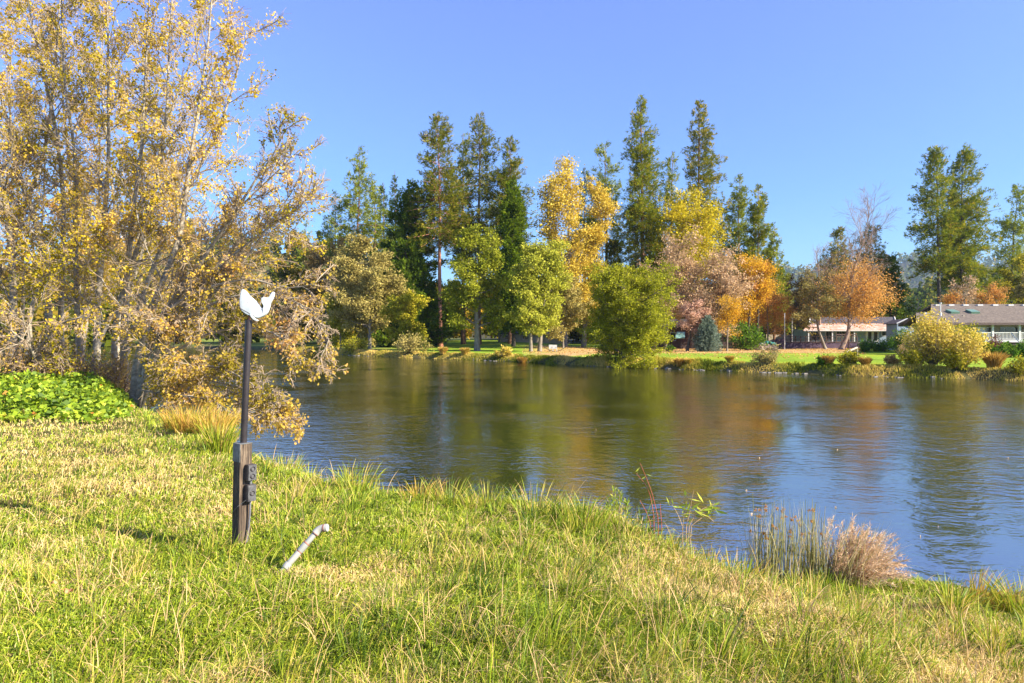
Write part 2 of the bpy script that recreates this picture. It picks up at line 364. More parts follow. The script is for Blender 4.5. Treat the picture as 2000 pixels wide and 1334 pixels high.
# ------------------------------------------------------------------ trees on the far bank
def place_parts(root, parts):
    for name,g,mat,smooth in parts:
        if g.n:
            o=g.build(name,mat,root,smooth)
            o.location=(0,0,0)
def conifer(px,py,hw,d,pal,label,cb=.35,seed=1,nbr=110,n=9000,droop=.5,bark='bark_pine',tl=.62,tw=.3,lean=0,tips=.0,shape=.75,name='pine_tree',cat='pine tree',group=None,leafy=0,base=None,irr=.5,tuft=8,asym=0.0,up=.45):
    rng=np.random.default_rng(seed); shape=shape*.82; nbr=int(nbr*1.8); n=int(n*2.7); irr=min(1,irr*1.2); tl=tl*.92; tw=tw*.72
    b=onground(px,d,-.1) if base is None else base
    h=CZ+(HZ-py)/F*d-b[2]; Wd=hw/F*d
    K=14; tt=np.linspace(0,1,K)
    P=np.zeros((K,3)); P[:,2]=tt*h; P[:,0]=lean*Wd*tt+np.cumsum(rng.normal(0,.0035*h,K))*tt; P[:,1]=np.cumsum(rng.normal(0,.003*h,K))*tt
    P[:,0]-= (P[-1,0]-lean*Wd)*tt
    rt=h*.0105*(1-tt*.93); rt[0]*=1.35
    tg=Geo(); tg.tube(P,rt,9)
    s=rng.uniform(0,1,nbr)**1.0; s.sort(); t=cb+(1-cb)*s*.985
    prof=(1-s)**shape*np.clip(s/.16+.5,0,1)+.035
    Ln=Wd*prof*(1-irr*.5+irr*rng.uniform(0,1,nbr)**1.5*1.1)
    az=rng.uniform(0,2*math.pi,nbr)
    Ln*=(1+asym*np.cos(az))*1.36
    e=np.radians(-14+48*s**1.2+rng.normal(0,13,nbr))
    f=t*(K-1); i=np.minimum(f.astype(int),K-2); fr=(f-i)[:,None]; bp=P[i]*(1-fr)+P[i+1]*fr
    KB=5; tau=np.linspace(0,1,KB)[None,:]
    hx=np.cos(az)[:,None]; hy=np.sin(az)[:,None]
    bx=rng.normal(0,.12,(nbr,1))
    Q=np.zeros((nbr,KB,3)); LL=Ln[:,None]
    Q[:,:,0]=bp[:,:1]+LL*(tau*hx*np.cos(e)[:,None]-hy*bx*tau**2)
    Q[:,:,1]=bp[:,1:2]+LL*(tau*hy*np.cos(e)[:,None]+hx*bx*tau**2)
    Q[:,:,2]=bp[:,2:3]+LL*(tau*np.sin(e)[:,None]-droop*.4*tau*(1-.55*tau))
    rb=np.maximum(.018,.014*Ln)[:,None]*np.linspace(1,.25,KB)[None]
    tg.tubes(Q,rb,3); bg=Geo()
    # side sprays
    C,D,bi,ta=sample(Q,max(60,n//tuft),rng,.18,1.0,w=Ln**.35)
    lat=rng.uniform(-1,1,len(C))*.42*Ln[bi]*(1.05-ta)
    side=np.cross(D,[0,0,1.]); C=C+side*lat[:,None]; C[:,2]+=rng.normal(0,.24,len(C))*np.minimum(Ln[bi],2)
    # visible side twigs for some
    T=np.repeat(C,tuft,0)+rng.normal(0,.22,(len(C)*tuft,3))*tl
    dd=np.repeat(D+side*np.sign(lat)[:,None]*.6,tuft,0)+rng.normal(0,.55,(len(T),3)); dd[:,2]+=up
    tone=np.clip(np.repeat(rng.beta(2,2.2,len(C)),tuft)*.75+rng.uniform(0,.22,len(T))+tips*np.repeat((ta>.7)*rng.uniform(0,1,len(C)),tuft),0,1)
    sz=tl*rng.uniform(.6,1.25,len(T))
    cg=Geo(); cg.leaves(T,sz,rng,tone,asp=tw,D=dd)
    root=thing(name,label,cat,b,group)
    place_parts(root,[('trunk',tg,M[bark],True),('crown',cg,LM(pal),False)])
    return root
def broad(px,py,hw,d,pal,label,seed=1,cb=.25,n=9000,bark='bark_grey',size=.42,trunks=1,spread=.25,lean=0,nb=16,n2=9,n3=0,grav=.03,name='broadleaf_tree',cat='tree',group=None,top=.5,leafcut=1.0,base=None,path=None,ang=(35,75),twigmat=None,bare=0,clump=.35,pals=None,crownw=1.0,tr=None,flat=0.3):
    rng=np.random.default_rng(seed+1000); n=int(n*1.7); size=size*.74; clump=clump*.9
    b=onground(px,d,-.1) if base is None else base
    h=CZ+(HZ-py)/F*d-b[2]; Wd=hw/F*d
    K=9; tt=np.linspace(0,1,K); PP=[]
    for k in range(trunks):
        P=np.zeros((K,3)); a=rng.uniform(0,6.28) if trunks>1 else 0
        sp=spread*Wd*(0 if trunks==1 else 1)
        P[:,0]=lean*Wd*tt+math.cos(a+k*6.28/trunks)*sp*tt**.8+np.cumsum(rng.normal(0,.012*h,K))*tt; P[:,1]=math.sin(a+k*6.28/trunks)*sp*tt**.8+np.cumsum(rng.normal(0,.012*h,K))*tt
        P[:,2]=tt*h*.93*(1 if k==0 else rng.uniform(.8,1))
        if path is not None:
            pp=np.array([W(q[0],q[1],d) for q in path])-b; pp[:,1]+=rng.normal(0,.1,len(pp)); pp[0,2]=min(pp[0,2],0)
            u=np.linspace(0,1,len(pp)); P=np.stack([np.interp(tt,u,pp[:,c]) for c in range(3)],1)
        PP.append(P)
    PP=np.array(PP); r0=(h*.016 if tr is None else tr)/max(1,trunks)**.4; RR=np.tile(r0*(1-tt*.86),(len(PP),1)); RR[:,0]*=1.25
    def l1(pl,t,rg,m):
        s=(t-cb)/(1-cb); return Wd*crownw*np.sqrt(np.clip(1-((s-top*.8)/1.02)**2,.06,1))*rg.uniform(.7,1.15,m)
    A,Ar,_=level(PP,RR,nb,cb,.99,ang,l1,6,grav,.13,rng,.5)
    B2,Br,_=level(A,Ar,n2,.2,1,(25,65),lambda pl,t,rg,m: pl*(.55-.25*t)*rg.uniform(.6,1.2,m),5,grav,.16,rng,.55)
    tg=Geo(); tg.tubes(PP,RR,9); bg=tg
    bg.tubes(A,np.maximum(Ar,.03),5); bg.tubes(B2,np.maximum(Br,.016),3)
    src=B2
    if n3:
        C3,Cr,_=level(B2,Br,n3,.2,1,(20,60),lambda pl,t,rg,m: pl*.6*rg.uniform(.5,1.2,m),4,grav,.18,rng,.6)
        bg.tubes(C3,np.maximum(Cr,.012),3); src=C3
    cg=Geo()
    if n:
        nc=max(40,n//14)
        C,D,bi,ta=sample(src,nc,rng,.35,1)
        if bare: # drop leaves above a height
            keep=(C[:,2]<h*bare*rng.uniform(.9,1.1,nc)); C=C[keep]; D=D[keep]
        T=np.repeat(C,14,0)+rng.normal(0,clump,(len(C)*14,3))*np.array([1,1,.7]); 
        T[:,2]=np.maximum(T[:,2],.25)
        tone=np.clip(np.repeat(rng.beta(2,2,len(C)),14)*.6+rng.uniform(0,.4,len(T)),0,1)
        cg.leaves(T,size*rng.uniform(.55,1.25,len(T)),rng,tone,asp=.75,flat=flat)
        # fit crown to the wanted half width
        allv=np.concatenate(cg.V); 
    root=thing(name,label,cat,b,group)
    place_parts(root,[('trunk',tg,M[bark],True),('crown',cg,LM(pal),False)])
    return root
def shrub(px,d,wpx,hpx,pal,label,seed=1,n=1500,size=.22,name='shrub',cat='shrub',base=None,stem='bark_grey',nst=22,up=1.0,asp=.7,lift=0,group=None,twiggy=.5):
    rng=np.random.default_rng(seed+5000)
    b=onground(px,d,-.05+lift) if base is None else base
    w=wpx/F*d; h=hpx/F*d
    K=5; a=rng.uniform(0,6.28,nst); el=rng.uniform(.15,1,nst)
    Q=np.zeros((nst,K,3)); t=np.linspace(0,1,K)[None]
    rad=w*np.sqrt(rng.uniform(0,1,nst)); hh=h*np.sqrt(np.clip(1-(rad/w)**2*.75,.1,1))*rng.uniform(.75,1.05,nst)
    Q[:,:,0]=(np.cos(a)*rad)[:,None]*t**.8; Q[:,:,1]=(np.sin(a)*rad)[:,None]*t**.8; Q[:,:,2]=hh[:,None]*t**up
    Rr=np.tile(np.linspace(.02,.006,K)[None]*max(1,h/2.5),(nst,1))
    B2,Br,_=level(Q,Rr,7,.2,1,(20,60),lambda pl,t,rg,m: pl*.32*rg.uniform(.5,1.2,m),4,.05,.15,rng,.7)
    sg=Geo(); sg.tubes(Q,Rr,4); sg.tubes(B2,np.maximum(Br,.006),3)
    cg=Geo(); nc=max(30,n//8); C,D,_,_=sample(B2,nc,rng,.1,1)
    T=np.repeat(C,8,0)+rng.normal(0,.05*(w+h),(nc*8,3)); T[:,2]=np.maximum(T[:,2],.05)
    tone=np.clip(np.repeat(rng.beta(2,2,nc),8)*.55+rng.uniform(0,.45,len(T)),0,1)
    cg.leaves(T,size*rng.uniform(.6,1.2,len(T)),rng,tone,asp=asp)
    root=thing(name,label,cat,b,group)
    place_parts(root,[('stems',sg,M[stem],True),('foliage',cg,LM(pal),False)])
    return root
def tuft(b,label,pal,seed,n,length,rad,width,name='grass_tussock',cat='grass tussock',lean=(0,0),spread=.6,group=None,K=5):
    rng=np.random.default_rng(seed+9000)
    a=rng.uniform(0,6.28,n); rr=rad*np.sqrt(rng.uniform(0,1,n)); x=np.cos(a)*rr; y=np.sin(a)*rr
    g=Geo(); blades(g,np.stack([x,y,np.zeros(n)],1),length*rng.uniform(.5,1.1,n),width,rng,rng.beta(1.6,1.6,n),lean=np.stack([np.cos(a)*spread*rng.uniform(.2,1,n)+lean[0],np.sin(a)*spread*rng.uniform(.2,1,n)+lean[1]],1),K=K)
    o=g.build(name,LM(pal)); o.location=[float(v) for v in b]; tag(o,label,cat,group); return o
def blades(g,P,Ln,width,rng,tone,lean,K=4,curl=1.0):
    N=len(P); t=np.linspace(0,1,K)[None,:,None]
    Ln=np.broadcast_to(Ln,(N,)); width=np.broadcast_to(width,(N,))
    lm=np.linalg.norm(lean,axis=1)
    hd=np.concatenate([lean/(lm[:,None]+1e-6),np.zeros((N,1))],1)
    # arc: bend angle grows along the blade
    th=np.clip(lm,0,1.75)[:,None]*np.linspace(.25,1.35,K-1)[None]*curl
    seg=(Ln/(K-1))[:,None]
    dx=np.cumsum(np.sin(th)*seg,1); dz=np.cumsum(np.cos(th)*seg,1)
    C=np.zeros((N,K,3)); C[:,0]=P; C[:,1:]=P[:,None]+hd[:,None]*dx[:,:,None]+np.array([0,0,1.])*dz[:,:,None]
    ph=rng.uniform(0,6.28,N); sd=np.stack([np.cos(ph),np.sin(ph),rng.normal(0,.25,N)],1)
    w=width[:,None]*np.linspace(1,.55,K)[None,:K]; w[:,0]*=.8; 
    Lf=C+sd[:,None]*w[:,:,None]*.5; Rt=C-sd[:,None]*w[:,:,None]*.5
    # last point is a single tip
    V=np.concatenate([np.stack([Lf[:,:K-1],Rt[:,:K-1]],2).reshape(N,-1,3),C[:,K-1:]],1)
    m=2*(K-1)+1; off=(np.arange(N)*m)[:,None]
    base=g.n
    g.V.append(V.reshape(-1,3)); 
    for k in range(K-2):
        f=np.array([2*k,2*k+1,2*k+3,2*k+2])[None]+off; g.Fq.append(f+base); g.rn.append(np.clip(tone,0,1))
    f=np.array([2*(K-2),2*(K-2)+1,2*(K-1)])[None]+off; g.Fq.append(f+base); g.rn.append(np.clip(tone,0,1))
    g.n+=N*m
# ------------------------------------------------------------------ trees beyond the river
G1='conifers rising behind the far bank'
# px, top py, half width px, distance, palette, label
conifer(700,283,42,152,'pinegrey','loose open pine at the left end of the tall row',cb=.30,seed=3,nbr=90,n=7500,irr=.8,tl=.7)
conifer(657,372,26,156,'pinegrey','shorter sparse pine just left of the leftmost tall open pine',cb=.35,seed=4,nbr=60,n=3200,irr=.8,tl=.7)
conifer(733,352,30,158,'pinegrey','pale pine half hidden right of the leftmost tall open pine',cb=.3,seed=5,nbr=70,n=4200,irr=.8,tl=.7)
conifer(771,333,30,165,'firdk','thin dark fir with a bare wispy tip right of the open pine',cb=.15,seed=6,nbr=90,n=5200,name='fir_tree',cat='fir tree',shape=1.1,tl=.7)
conifer(750,358,26,163,'firdk','dark blunt-topped fir close behind the wispy-tipped thin fir',cb=.2,seed=7,nbr=80,n=4500,name='fir_tree',cat='fir tree',shape=.8,tl=.7)
conifer(805,352,46,134,'fir','broad dark green fir branched to the lawn left of the red trunk',cb=.02,seed=8,nbr=210,n=22000,name='fir_tree',cat='fir tree',shape=.62,tl=.75,droop=.9,tw=.4,irr=.7)
conifer(795,470,46,128,'fir','lower dense dark fir filling in front of the broad dark fir',cb=.02,seed=9,nbr=150,n=15000,name='fir_tree',cat='fir tree',shape=.5,tl=.75,droop=.9,tw=.4,irr=.7)
conifer(860,227,42,130,'pinewarm','tall pine with a long bare brick-red lower trunk',cb=.44,seed=10,nbr=130,n=12000,bark='bark_red',irr=.6,lean=-.1,shape=.62)
conifer(905,262,32,142,'pine','narrow pine squeezed between the red-trunked pine and the round-topped brown pine',cb=.38,seed=11,nbr=90,n=6500,irr=.7)
conifer(935,225,44,136,'pinewarm','tall brownish pine with dark bare mid-trunk right of the red-trunked one',cb=.42,seed=12,nbr=105,n=9500,bark='bark_pine',irr=.6,shape=.6)
conifer(997,264,40,133,'pinewarm','full dark-topped pine directly behind the bright green column of foliage',cb=.25,seed=13,nbr=130,n=13000,irr=.5,shape=.6)
conifer(1003,352,27,120,'ivy','bright green column of foliage in front of the full dark-topped pine',cb=.12,seed=14,nbr=150,n=14000,name='fir_tree',cat='fir tree',shape=.45,tl=.6,tw=.45,irr=.4,bark='bark_dark')
conifer(1142,325,27,150,'firdk','dark pointed fir tip showing over the yellow cottonwood',cb=.3,seed=15,nbr=90,n=5500,name='fir_tree',cat='fir tree')
conifer(1183,279,38,140,'pinegrey','thin sparse pine standing right of the yellow cottonwood',cb=.28,seed=16,nbr=85,n=5600,irr=.8,shape=.6)
conifer(1200,470,34,136,'pinewarm','stubby brown-green pine under the thin sparse pine',cb=.15,seed=47,nbr=90,n=6000,irr=.7)
conifer(1253,183,42,128,'pine','tallest tree of the row, a broad dark fir with dense right side',cb=.26,seed=17,nbr=185,n=21000,irr=.55,shape=.7,name='fir_tree',cat='fir tree',asym=.12,tl=.55)
conifer(1278,400,34,134,'fir','short dark fir leaning against the right side of the tallest fir',cb=.12,seed=18,nbr=110,n=8000,name='fir_tree',cat='fir tree')
conifer(1312,295,28,137,'pine','slim pine between the two tallest conifers',cb=.30,seed=19,nbr=75,n=5000,irr=.8)
conifer(1362,199,42,129,'pinewarm','second tallest conifer, with rusty cone-laden branches above the yellow maple',cb=.34,seed=20,nbr=125,n=10500,irr=.75,shape=.72,tips=.3)
conifer(1335,375,30,139,'pine','low dark pine left under the rusty cone-laden conifer',cb=.2,seed=48,nbr=80,n=5200,irr=.7)
conifer(1410,388,18,150,'firdk','small dark spire just right of the yellow maple',cb=.2,seed=21,nbr=60,n=2600,name='fir_tree',cat='fir tree')
conifer(1445,338,24,141,'pinegrey','slightly leaning open pine right of the yellow maple',cb=.42,seed=22,nbr=75,n=5200,lean=.0,irr=.8)
conifer(1481,361,29,135,'pine','dark pine second from the right end of the central row',cb=.36,seed=23,nbr=85,n=7200,irr=.7)
conifer(1512,440,22,128,'pinegrey','rightmost and shortest pine of the central row, airy with branches low down',cb=.2,seed=24,nbr=80,n=4200,irr=.7,shape=.8)
conifer(1637,443,38,142,'pinewarm','brownish pointed fir behind the bare-topped tree, on its left',cb=.12,seed=25,nbr=110,n=9500,name='fir_tree',cat='fir tree',tips=.4)
conifer(1700,438,44,146,'pinewarm','brown-green fir behind the bare-topped tree, on its right',cb=.15,seed=26,nbr=110,n=9500,name='fir_tree',cat='fir tree')
conifer(1738,505,28,143,'fir','dark drooping-branched fir rising right of the orange tree behind the blue shed',cb=.05,seed=27,nbr=85,n=7500,name='fir_tree',cat='fir tree',droop=1.3,irr=.9,shape=.5,tw=.4)
conifer(1836,285,31,138,'pine','left trunk of the tall pine trio behind the grey shingled house',cb=.36,seed=28,nbr=125,n=9000,bark='bark_dark',irr=.7,shape=.5,asym=-.15,lean=-.2)
conifer(1858,345,24,143,'pine','middle and shortest of the tall pine trio behind the grey shingled house',cb=.4,seed=29,nbr=80,n=6500,bark='bark_dark',irr=.6,lean=.3)
conifer(1880,297,38,140,'pine','right and fullest of the tall pine trio behind the grey shingled house',cb=.28,seed=30,nbr=150,n=14000,bark='bark_dark',irr=.55,shape=.42,asym=.2)
conifer(1973,360,36,146,'pinegrey','lone pine with a slightly bent trunk at the right edge, behind the grey roof',cb=.22,seed=31,nbr=90,n=7000,bark='bark_dark',irr=.8,shape=.6,lean=.3)
conifer(598,430,22,178,'pinegrey','tiny distant pine peeping above the hillside left of the tall row',cb=.3,seed=32,nbr=60,n=2200)
conifer(637,455,30,168,'ivy','small yellow-green conifer left of the open pine',cb=.1,seed=33,nbr=90,n=4500,name='fir_tree',cat='fir tree')
conifer(1382,618,21,97,'spruce','small blue-grey spruce touching the lawn between the pink tree and the orange tree',cb=.01,seed=34,nbr=170,n=9000,name='spruce_tree',cat='spruce tree',shape=.75,tl=.32,tw=.35,droop=.1,irr=.3,bark='bark_grey')
conifer(1805,585,14,230,'ivy','pale little conifer on the slope left of the grey roof',cb=.02,seed=35,nbr=80,n=2200,name='fir_tree',cat='fir tree',shape=.9)
conifer(1791,600,9,235,'ivy','smallest conifer, beside the pale little one left of the grey roof',cb=.02,seed=36,nbr=60,n=1300,name='fir_tree',cat='fir tree',shape=.9)
# broadleaved trees
broad(722,488,72,114,'khaki','broad khaki-brown tree at the bank below the leftmost tall pine',seed=1,cb=.08,n=17000,nb=26,size=.5,clump=.5,flat=.45)
broad(790,590,46,108,'khakigreen','low yellow-green tree at the water beside the broad khaki tree',seed=2,cb=.06,n=7000,nb=20,size=.45)
broad(640,500,62,142,'brown','dark brown-leaved tree behind the bare alder twigs at the far left bank',seed=3,cb=.1,n=11000,nb=22,size=.55)
broad(590,520,60,165,'farwood','dark green tree on the far left shore furthest upstream',seed=43,cb=.05,n=9000,nb=22,size=.6)
broad(665,590,45,122,'khakigreen','small dim green tree over the gravelly left shore',seed=44,cb=.1,n=6000,nb=18,size=.5)
broad(932,452,60,98,'green','airy dark-green alder with a thick grey trunk near the water, right of the red trunk',seed=5,cb=.16,n=12500,nb=26,n2=9,size=.42,clump=.45,lean=0,tr=.42)
broad(1037,505,48,95,'palegreen','left of two pale green alders with twin slim trunks on the lawn',seed=6,cb=.15,n=10500,nb=22,size=.4,clump=.4,tr=.24)
broad(1054,478,64,96,'palegreen','right and larger of two pale green alders with twin slim trunks',seed=7,cb=.13,n=13500,nb=26,size=.4,clump=.42,tr=.3,lean=.3)
broad(1103,300,46,121,'yellow','tall golden cottonwood with thin pale crest',seed=8,cb=.18,n=13608,nb=26,n2=8,size=0.47,clump=0.83,ang=(20,50),trunks=2,spread=.35)
broad(1140,372,34,123,'yellow','golden cottonwood stem leaning right beside the tall cottonwood',seed=9,cb=.12,n=8748,nb=20,size=0.47,clump=0.75,ang=(20,50),lean=.4)
broad(1190,320,20,123,'yellow','high loose spray of golden leaves in front of the thin sparse pine',seed=45,cb=.8,n=1069,nb=8,size=0.39,lean=-.6,ang=(20,50),tr=.15)
broad(1100,560,56,112,'khaki','faded olive tree under the golden cottonwood',seed=10,cb=.15,n=8500,nb=20,size=.45)
broad(1219,545,90,65.2,'olive','large rounded olive-green tree growing at the water edge',seed=11,cb=.05,n=60000,nb=30,n2=12,size=.20,clump=.24,bark='bark_dark',tr=.3,top=.50,ang=(50,88),flat=.5,trunks=3,spread=.30)
broad(1369,392,64,119,'yellow2','yellow maple with dark trunks below the rusty conifer',seed=12,cb=.45,n=12636,nb=24,size=0.43,clump=0.75,bark='bark_dark',trunks=2,spread=.4)
broad(1300,478,60,112,'pinktan','pinkish tan maple with open crown right of the large olive tree',seed=13,cb=.2,n=7800,nb=24,n2=9,size=.42,clump=.5,trunks=2,spread=.4)
broad(1372,500,66,110,'pinktan','faded pink-brown maple with dark leaning limbs behind the blue spruce',seed=14,cb=.22,n=8000,nb=24,size=.42,clump=.5,bark='bark_dark',lean=.6,trunks=3,spread=.5)
broad(1342,600,30,98,'pink','small pink-leaved tree with a dark leaning trunk left of the blue spruce',seed=15,cb=.3,n=4200,nb=20,size=.28,clump=.3,bark='bark_dark',lean=.5,tr=.22)
broad(1420,588,29,99,'orangeyellow','small bright orange tree with thin grey trunk right of the blue spruce',seed=16,cb=.32,n=3499,nb=18,size=0.23,clump=0.45,tr=.14)
broad(1459,512,43,113,'orangeyellow','taller yellow-orange maple with curved dark trunk behind the small orange tree',seed=17,cb=.3,n=6998,nb=20,size=0.33,clump=0.63,bark='bark_dark',lean=.3)
broad(1478,508,18,114,'orange','orange crest of leaves above the yellow-orange maple',seed=18,cb=.6,n=2527,nb=14,size=0.31,bark='bark_dark')
broad(1500,566,42,117,'rust','rusty orange tree with drooping twigs right of the yellow-orange maple',seed=19,cb=.25,n=6609,nb=22,size=0.31,clump=0.68)
shrub(1458,104,33,48,'bushgreen','dark green rounded bush under the yellow-orange maple',seed=1,n=3600,size=.3,nst=30)
broad(1556,548,42,150,'brown','brown leafy tree behind the white poles',seed=20,cb=.2,n=8500,nb=22,size=.5)
broad(1530,575,30,160,'khaki','dull tan tree behind the brush pile',seed=46,cb=.2,n=4500,nb=18,size=.5)
broad(1600,492,42,128,'rust','bare twiggy treetop over brown foliage left of the bare-topped tree',seed=21,cb=.35,n=2916,nb=20,n2=8,n3=5,bare=.45,size=0.31,bark='bark_bare',grav=.08)
broad(1608,545,44,112,'khaki','tree with a slim trunk bent left in front of the blue house',seed=22,cb=.40,n=4800,nb=22,n3=3,size=.36,bark='bark_grey',path=[(1612,684),(1606,665),(1597,640),(1594,615),(1596,590),(1598,555)],tr=.26,twigmat='bark_bare')
broad(1663,414,84,111,'rust','large bare-topped tree with orange lower leaves, trunk leaning right before the blue house',seed=23,cb=.38,n=0,nb=24,n2=10,n3=7,size=0.31,bark='bark_bare',path=[(1641,684),(1656,655),(1660,630),(1658,590),(1664,540),(1680,490),(1694,450)],tr=.36,grav=.07,ang=(25,55))
broad(1660,522,74,113,'orange','round orange-leaved crown hanging over the metal porch roof',seed=24,cb=.30,n=8748,nb=30,size=0.33,clump=1.20,top=.3,path=[(1657,684),(1658,640),(1660,600),(1662,545)],tr=.16,bark='bark_bare')
broad(1888,545,30,106,'pinktan','bare pinkish birch behind the grey roof, below the pine trio',seed=25,cb=.3,n=900,nb=18,n2=9,n3=6,size=.35,bark='bark_alder',twigmat='bark_bare',ang=(20,50))
broad(1870,580,34,112,'orange','low orange tree behind the ridge of the grey roof',seed=26,cb=.25,n=3888,nb=18,size=0.31)
broad(1925,565,36,118,'rust','reddish tree behind the grey roof between the pine trio and the lone pine',seed=27,cb=.25,n=3693,nb=18,size=0.31)
broad(1985,508,42,128,'khakigreen','olive tree with a bushy top beside the lone right-hand pine',seed=28,cb=.1,n=8000,nb=22,size=.45)
broad(2030,560,60,122,'khaki','tan tree cut by the right edge behind the grey roof',seed=29,cb=.1,n=7000,nb=22,size=.45)
broad(870,560,40,150,'green','shaded green tree behind the red trunk',seed=31,cb=.1,n=6000,nb=20,size=.5)
broad(975,540,50,148,'green','shaded tree filling behind the bright green column of foliage',seed=32,cb=.08,n=8000,nb=20,size=.5)
broad(1180,560,46,140,'khakigreen','dull green tree directly behind the large olive tree',seed=33,cb=.1,n=7000,nb=20,size=.5)
broad(1420,530,60,150,'brown','brown tree deep behind the small orange tree',seed=34,cb=.1,n=8000,nb=20,size=.5)
# shrubs by the houses
shrub(1768,82,28,44,'bushgreen','dark clipped bush in front of the blue shed',seed=2,n=3000,size=.22)
shrub(1783,80,16,52,'bushyellow','yellow-leaved young tree against the blue shed',seed=3,n=900,size=.2)
shrub(1889,74,27,56,'khakigreen','rounded olive bush below the porch eave, right of the yellow shoreline bush',seed=4,n=3600,size=.2)
shrub(1690,92,15,24,'bushgreen','left clump of tall bright ferns at the deck end',seed=5,n=1300,size=.4,asp=.25,nst=40)
shrub(1722,92,18,22,'bushgreen','right clump of yellowish ferns at the deck end',seed=6,n=1300,size=.4,asp=.25,nst=40)
shrub(1940,72,17,38,'maroon','maroon-brown twiggy bush in front of the white porch railing',seed=7,n=1800,size=.16)
shrub(1951,74,8,26,'red','small red bush beside the maroon one',seed=8,n=500,size=.16)
shrub(1965,70,22,26,'bushgreen','low green bush under the porch steps',seed=9,n=2400,size=.2)
shrub(1994,70,14,32,'bushgreen','bright green vine bush at the right frame edge by the steps',seed=10,n=1800,size=.2)
shrub(1918,72,20,34,'olive','yellow-green bush left of the maroon bush',seed=11,n=2000,size=.2)
shrub(1762,64,9,34,'brown','dry brown stalky weed clump left of the yellow shoreline bush',seed=12,n=150,size=.12,nst=26,stem='bark_bare',up=.8)
shrub(1308,96,9,12,'bushgreen','small round bush on the lawn edge behind the large olive tree',seed=13,n=500,size=.22)
# shore shrubs
shrub(1822,50.5,47,94,'bushyellow','big yellow-leaved bush on the far shore in front of the grey house',seed=20,n=7000,size=.17,nst=60,up=.85)
shrub(1886,48.6,50,64,'bushyellow','loose pale-leaved bush with long upright wands beside the big yellow shoreline bush',seed=21,n=2600,size=.17,nst=34,up=.7)
shrub(1868,48.2,26,34,'khakigreen','dense dark undergrowth bush between the two yellow shoreline bushes',seed=22,n=2600,size=.15)
shrub(1785,50.0,28,30,'khakigreen','low grey-green bush left of the big yellow shoreline bush',seed=23,n=2400,size=.15)
shrub(1742,51.0,16,18,'brown','brown dried bush on the far shore below the dry stalks',seed=24,n=1500,size=.14)
shrub(1660,52.6,20,24,'khakigreen','pale tangled bush on the far shore below the leaning trunks',seed=25,n=1900,size=.15)
shrub(1608,53.6,16,16,'bushgreen','dark green bush on the far shore below the left end of the metal roof',seed=26,n=1900,size=.15)
shrub(1495,56,22,24,'khaki','grey-brown bush on the far shore below the rusty orange tree',seed=27,n=1500,size=.15)
shrub(1512,57,10,40,'khaki','thin feathery weed standing on the far shore below the white poles',seed=28,n=260,size=.12,nst=16)
shrub(805,93,34,30,'khaki','tan and green bush on the bank below the low yellow-green tree',seed=29,n=2600,size=.24)
shrub(700,104,30,22,'khakigreen','low bush on the shaded left shore below the broad khaki tree',seed=30,n=2200,size=.24)
shrub(985,80.5,18,18,'bushyellow','yellowish bush at the water left of the twin-trunk alders',seed=31,n=1300,size=.2)
shrub(1078,70.5,14,18,'green','small dark bush at the water below the left foot of the large olive tree',seed=32,n=1000,size=.18)
shrub(1240,62.6,46,20,'olive','skirt of pale suckers around the foot of the large olive tree',seed=33,n=3600,size=.17)
shrub(1995,45.8,22,30,'khakigreen','dark bush at the right edge of the far shore',seed=34,n=1800,size=.14)
def tf(px,d,hp,label,seed,pal='tussock',w=.9):
    b=onground(px,d); h=hp/F*d
    tuft(b,label,pal,seed,900,h*1.25,h*.4,.07*d/60,spread=1.0)
tf(1941,47.4,28,'large rounded rusty-brown grass tussock at the foot of the pale-leaved bush',1)
tf(1617,53.2,16,'brown grass tussock hanging over the water below the metal porch roof',2)
tf(1690,51.2,15,'tan grass tussock at the water left of the yellow shoreline bush',3)
tf(1328,61.0,14,'straw-coloured tussock right of the large olive tree',4)
tf(1345,60.5,11,'green-tipped tussock next to the straw-coloured one on the far shore',5,'sedge')
tf(865,88.2,12,'yellow-green tussock at the waterline under the red trunk',6,'sedge')
tf(908,86,12,'round green tussock left of the thick grey alder trunk',7,'sedge')
tf(1020,76.2,12,'golden tussock at the water below the twin slim trunks',8)
tf(1425,58.4,11,'dark tussock on the far shore below the small orange tree',9,'sedge')
# far-off wood and bank growth that read as masses
def mass(name,label,cat,pal,spec,seed,size):
    rng=np.random.default_rng(seed); g=Geo(); tg=Geo()
    for (x,y,h,r,n,con) in spec:
        z=Hs(x,y)
        if n<=0: continue
        u=rng.uniform(0,1,n)
        if con: rad=r*(1-u)**.8*rng.uniform(.2,1,n); zz=.08*h+u*h*.95
        else: rad=r*np.sqrt(np.clip(1-((u-.5)/.52)**2,0,1))*rng.uniform(.35,1,n); zz=.12*h+u*h*.88
        a=rng.uniform(0,6.28,n); lob=1+.25*np.sin(a*3+x)+.2*np.sin(u*14+a*2+y)
        C=np.stack([x+np.cos(a)*rad*lob,y+np.sin(a)*rad*lob,z+zz],1)
        t0=rng.uniform(.0,.75); 
        g.leaves(C,size*rng.uniform(.6,1.3,n)*(h/11.)**.3,rng,np.clip(t0+rng.uniform(-.2,.3,n),0,1),asp=.8)
    o=g.build(name,LM(pal)); tag(o,label,cat,kind='stuff'); return o
rng=np.random.default_rng(77); sp=[]
for i in range(210):
    px=rng.uniform(560,2150) if i<150 else rng.uniform(1120,1600); d=rng.uniform(165,215)
    hh=rng.uniform(9,17) if px<1500 else rng.uniform(5,9)
    if 1740<px<1905: continue
    sp.append((X(px,d),d,hh,hh*rng.uniform(.28,.42),520,rng.random()<.4))
mass('far_wood','shaded mixed wood filling the gaps behind the riverside trees','woodland','farwood',sp,5,1.0)
sp=[]
